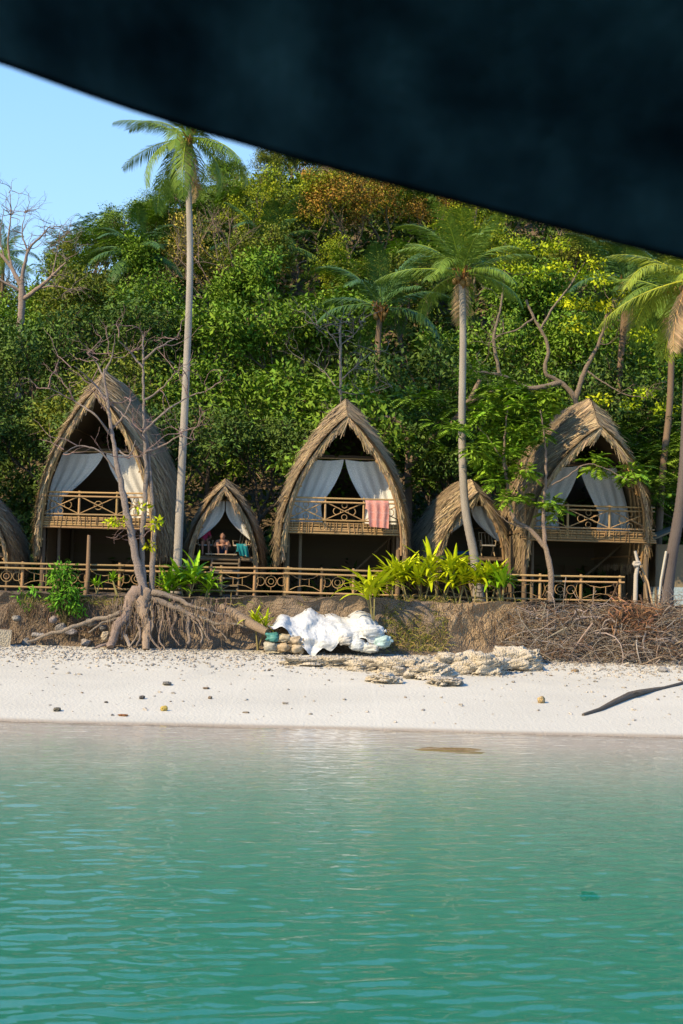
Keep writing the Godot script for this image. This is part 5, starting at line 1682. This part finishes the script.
func hut_contents() -> void:
	rng.seed = 64
	var rail := pix(377, 501, 51.83)
	var tw := obj("towel", cloth_patch(rail + Vector3(0, 0.04, 0.06), 0.86, 1.0, 0.35, Color(0.68, 0.29, 0.24), true), M.cloth)
	tag(tw, "patterned pink towel hung over the upper railing", "towel")
	var fl := pix(222, 556, 53.7).y + 0.01
	var skin := Color(0.3, 0.155, 0.1)
	var navy := Color(0.03, 0.04, 0.09)
	var at := pix(222, 556, 53.7); at.y = fl
	var b := [
		[Vector3(0, 0.13, -0.2), Vector3(0, 0.32, -0.17), 0.15, 0.14, skin], [Vector3(0, 0.32, -0.17), Vector3(0, 0.53, -0.06), 0.14, 0.15, skin], [Vector3(-0.13, 0.55, -0.06), Vector3(0.13, 0.55, -0.06), 0.08, 0.08, skin],
		[Vector3(0, 0.58, -0.04), Vector3(0, 0.7, 0.02), 0.06, 0.055, skin], [Vector3(0, 0.72, 0.03), Vector3(0, 0.79, 0.02), 0.085, 0.095, skin], [Vector3(0, 0.69, 0.09), Vector3(0, 0.7, 0.1), 0.05, 0.04, skin], [Vector3(0, 0.74, 0.12), Vector3(0, 0.72, 0.14), 0.014, 0.018, skin], [Vector3(-0.09, 0.74, 0.02), Vector3(-0.1, 0.74, 0.01), 0.02, 0.02, skin], [Vector3(0.09, 0.74, 0.02), Vector3(0.1, 0.74, 0.01), 0.02, 0.02, skin],
	]
	for s in [-1.0, 1.0]:
		b.append_array([[Vector3(s * 0.1, 0.12, -0.16), Vector3(s * 0.19, 0.46, 0.12), 0.1, 0.065, skin], [Vector3(s * 0.19, 0.46, 0.12), Vector3(s * 0.14, 0.07, 0.22), 0.06, 0.04, skin], [Vector3(s * 0.14, 0.05, 0.2), Vector3(s * 0.16, 0.035, 0.36), 0.042, 0.03, skin],
			[Vector3(s * 0.2, 0.55, -0.06), Vector3(s * 0.29, 0.38, 0.1), 0.058, 0.045, skin], [Vector3(s * 0.29, 0.38, 0.1), Vector3(s * 0.07, 0.4, 0.27), 0.044, 0.03, skin], [Vector3(s * 0.07, 0.4, 0.27), Vector3(s * 0.01, 0.39, 0.31), 0.032, 0.026, skin]])
		for q in 4: b.append([Vector3(s * 0.02, 0.42 - q * 0.02, 0.31), Vector3(-s * 0.04, 0.41 - q * 0.022, 0.32 + 0.01 * s), 0.011, 0.009, skin])
		b.append([Vector3(s * 0.05, 0.42, 0.27), Vector3(s * 0.0, 0.45, 0.31), 0.012, 0.01, skin])
	var shorts := [[Vector3(0, 0.13, -0.2), Vector3(0, 0.22, -0.2), 0.165, 0.16, navy], [Vector3(-0.1, 0.12, -0.16), Vector3(-0.155, 0.34, 0.02), 0.115, 0.1, navy], [Vector3(0.1, 0.12, -0.16), Vector3(0.155, 0.34, 0.02), 0.115, 0.1, navy]]
	person(at, 0.1, "bare-chested person sitting with knees drawn up on the hut floor", b, Vector3(0, 0.75, 0.02), Color(0.03, 0.02, 0.015), 0.2, [["shorts", shorts]])
	# second person, in a pink top, sitting on the deck chair behind
	at = pix(204, 556, 54.2); at.y = fl
	var pink := Color(0.66, 0.06, 0.17)
	b = [
		[Vector3(0, 0.52, -0.1), Vector3(0, 0.66, -0.12), 0.14, 0.13, skin], [Vector3(0, 0.66, -0.12), Vector3(0, 0.92, -0.1), 0.125, 0.13, skin], [Vector3(-0.12, 0.95, -0.1), Vector3(0.12, 0.95, -0.1), 0.065, 0.065, skin], [Vector3(0, 0.98, -0.09), Vector3(0, 1.08, -0.05), 0.05, 0.05, skin],
		[Vector3(0, 1.11, -0.04), Vector3(0, 1.17, -0.05), 0.08, 0.09, skin], [Vector3(0, 1.07, 0.01), Vector3(0, 1.08, 0.02), 0.045, 0.035, skin], [Vector3(0, 1.12, 0.04), Vector3(0, 1.1, 0.06), 0.013, 0.016, skin]]
	for s in [-1.0, 1.0]:
		b.append_array([[Vector3(s * 0.1, 0.5, -0.08), Vector3(s * 0.12, 0.5, 0.3), 0.09, 0.06, skin], [Vector3(s * 0.12, 0.5, 0.3), Vector3(s * 0.12, 0.08, 0.36), 0.055, 0.035, skin], [Vector3(s * 0.12, 0.05, 0.34), Vector3(s * 0.13, 0.035, 0.5), 0.04, 0.028, skin],
			[Vector3(s * 0.18, 0.94, -0.1), Vector3(s * 0.25, 0.72, -0.06), 0.05, 0.04, skin], [Vector3(s * 0.25, 0.72, -0.06), Vector3(s * 0.1, 0.62, 0.16), 0.038, 0.028, skin]])
		for q in 4: b.append([Vector3(s * 0.09, 0.63 - q * 0.016, 0.17), Vector3(s * 0.05, 0.6 - q * 0.016, 0.24), 0.011, 0.009, skin])
		b.append([Vector3(s * 0.08, 0.64, 0.16), Vector3(s * 0.04, 0.65, 0.2), 0.012, 0.01, skin])
	var top := [[Vector3(0, 0.6, -0.11), Vector3(0, 0.9, -0.1), 0.145, 0.145, pink], [Vector3(-0.13, 0.94, -0.1), Vector3(0.13, 0.94, -0.1), 0.08, 0.08, pink], [Vector3(-0.18, 0.92, -0.1), Vector3(-0.23, 0.78, -0.08), 0.062, 0.056, pink], [Vector3(0.18, 0.92, -0.1), Vector3(0.23, 0.78, -0.08), 0.062, 0.056, pink]]
	person(at, 0.25, "person in a pink top sitting on a deck chair in shade", b, Vector3(0, 1.13, -0.06), Color(0.04, 0.025, 0.015), 0.0, [["top", top]])
	var c := pix(204, 556, 54.2); c.y = fl
	chair(c + Vector3(0, 0, -0.08), 0.25, "deck chair with pale seat under the person in pink", Color(0.5, 0.5, 0.5))
	c = pix(242, 556, 53.8); c.y = fl
	chair(c, -0.35, "empty deck chair with a teal towel over its seat", Color(0.45, 0.42, 0.36))
	tw = obj("towel", cloth_patch(c + Vector3(0, 0.47, 0.27), 0.42, 0.45, 0.3, Color(0.03, 0.25, 0.28)), M.cloth)
	tag(tw, "teal towel draped over the seat of the empty deck chair", "towel")
	# in the small hut behind the palm
	var f2 := pix(470, 556, 53.6).y + 0.01
	c = pix(487, 556, 53.7); c.y = f2
	chair(c, 0.1, "wooden deck chair in the small hut behind the palm trunk", Color(0.4, 0.38, 0.34))
	var root := thing("floor_cushion", Vector3(pix(463, 556, 53.9).x, f2 + 0.09, -53.9), "blue floor cushion in the small hut behind the palm trunk", "cushion")
	obj("cushion", lump(4, Vector3(0.9, 0.2, 0.7), Color(0.03, 0.13, 0.32), 0.06, 0.0), M.cloth, root)
	obj("piping", ring_mesh(0.44, 0.34, 0.014, Color(0.02, 0.08, 0.2)), M.cloth, root)
	# wooden table edge in front of the sitting people
	var tb := pix(221, 556, 53.3)
	root = thing("low_table", Vector3(tb.x, fl, tb.z), "low plank table at the edge of the small hut's floor", "table")
	root.position.z = -53.45
	return_table(root)


func ring_mesh(rx: float, rz: float, r: float, col: Color) -> MB:
	var pts := []
	for k in 25: pts.append(Vector3(cos(TAU * k / 24.0) * rx, 0, sin(TAU * k / 24.0) * rz))
	var mb := MB.new()
	mb.tube(pts, [r], 5, col)
	return mb


func return_table(root: Node3D) -> void:
	for k in 2:
		var mb := MB.new()
		mb.box(Vector3(0, 0.05, k * 0.13 - 0.06), Vector3(1.2, 0.045, 0.12), jit(Color(0.42, 0.34, 0.25), 0.1))
		obj("plank", mb, M.timber, root)
	for x in [-0.5, 0.5]:
		var mb := MB.new()
		mb.box(Vector3(x, 0.014, 0), Vector3(0.08, 0.026, 0.2), Color(0.3, 0.23, 0.16))
		obj("foot", mb, M.timber, root)


# the boat's own awning, close overhead, its front edge slanting across the view
func awning() -> void:
	rng.seed = 65
	var edge := [[-900, -220], [-400, -60], [0, 62], [80, 91], [160, 118], [240, 142], [340, 170], [450, 199], [560, 228], [683, 259], [900, 312], [1500, 450]]
	var cv := Curve3D.new()
	for k in edge.size(): cv.add_point(pix(edge[k][0], edge[k][1], 1.9))
	var nu := 90; var nv := 40
	var root := thing("boat_awning", pix(341, 168, 1.9), "dark navy cloth awning of the boat, out of focus across the top", "awning")
	for layer in 2:
		var pts := PackedVector3Array()
		for v in nv:
			for u in nu:
				var t := float(v) / (nv - 1)
				var p := cv.sample_baked(cv.get_baked_length() * u / (nu - 1.0), true)
				var sag := 0.09 * noise(p.x * 90.0 + t * 160.0, t * 60.0, 12.0) + 0.03 * sin(p.x * 6.0 + t * 9.0) * t
				pts.append(p + Vector3(0, 0.75 * pow(t, 0.8) + 0.25 * sin(t * PI) + sag * sm(0.0, 0.25, t) + layer * 0.004, 3.6 * t) - root.position)
		var mb := MB.new()
		mb.sheet(nv, nu, pts, PackedColorArray([Color(0.045, 0.088, 0.135)]), layer == 1)
		obj("cloth" if layer == 0 else "upper_cloth", mb, M.canvas, root)
	var pts := []
	for u in 60: pts.append(cv.sample_baked(cv.get_baked_length() * u / 59.0, true) - root.position + Vector3(0, 0.003, 0))
	var mb := MB.new()
	mb.tube(pts, [0.006], 6, Color(0.01, 0.016, 0.026))
	obj("hem", mb, M.canvas, root)


func _ready() -> void:
	bumps.seed = 7
	rng.seed = 1
	# camera, sky, sun, exposure
	var cam := Camera3D.new()
	cam.position = EYE
	cam.basis = view
	cam.near = 0.05
	cam.far = 2500.0
	var lens := CameraAttributesPhysical.new()
	lens.frustum_focal_length = 48.0
	lens.frustum_focus_distance = 50.0
	lens.frustum_near = 0.05
	lens.frustum_far = 2500.0
	lens.exposure_aperture = 5.0
	cam.attributes = lens
	cam.fov = 40.07
	add_child(cam)
	cam.current = true
	var we := WorldEnvironment.new()
	var env := Environment.new()
	env.background_mode = Environment.BG_SKY
	var sky := ProceduralSkyMaterial.new()
	sky.sky_top_color = Color(0.27, 0.55, 0.87)
	sky.sky_horizon_color = Color(0.75, 0.9, 0.975)
	sky.sky_curve = 0.28
	sky.ground_bottom_color = Color(0.2, 0.35, 0.38)
	sky.ground_horizon_color = Color(0.75, 0.9, 0.975)
	sky.sky_energy_multiplier = 1.0
	env.sky = Sky.new()
	env.sky.sky_material = sky
	env.tonemap_mode = Environment.TONE_MAPPER_LINEAR
	env.tonemap_exposure = 1.55
	env.volumetric_fog_enabled = true
	env.volumetric_fog_density = 0.0
	env.sdfgi_enabled = true
	env.ssao_enabled = true
	env.ssil_enabled = true
	we.environment = env
	add_child(we)
	var sun := DirectionalLight3D.new()
	sun.light_energy = 1.6
	sun.light_color = Color(1.0, 0.905, 0.735)
	sun.light_angular_distance = 0.5
	sun.shadow_enabled = true
	add_child(sun)
	var az := deg_to_rad(50.0)      # to the left of straight behind the boat
	var el := deg_to_rad(36.0)
	sun.look_at_from_position(Vector3(-sin(az) * cos(el), sin(el), cos(az) * cos(el)), Vector3.ZERO)

	materials()
	setting()
	print("setting ", Time.get_ticks_msec())
	huts()
	rng.seed = 2
	fence()
	print("huts ", Time.get_ticks_msec())
	forest()
	print("forest ", Time.get_ticks_msec())
	palms()
	special_trees()
	bank_plants()
	print("plants ", Time.get_ticks_msec())
	stakes()
	bank_things()
	beach_things()
	hut_contents()
	awning()
	print("done ", Time.get_ticks_msec())
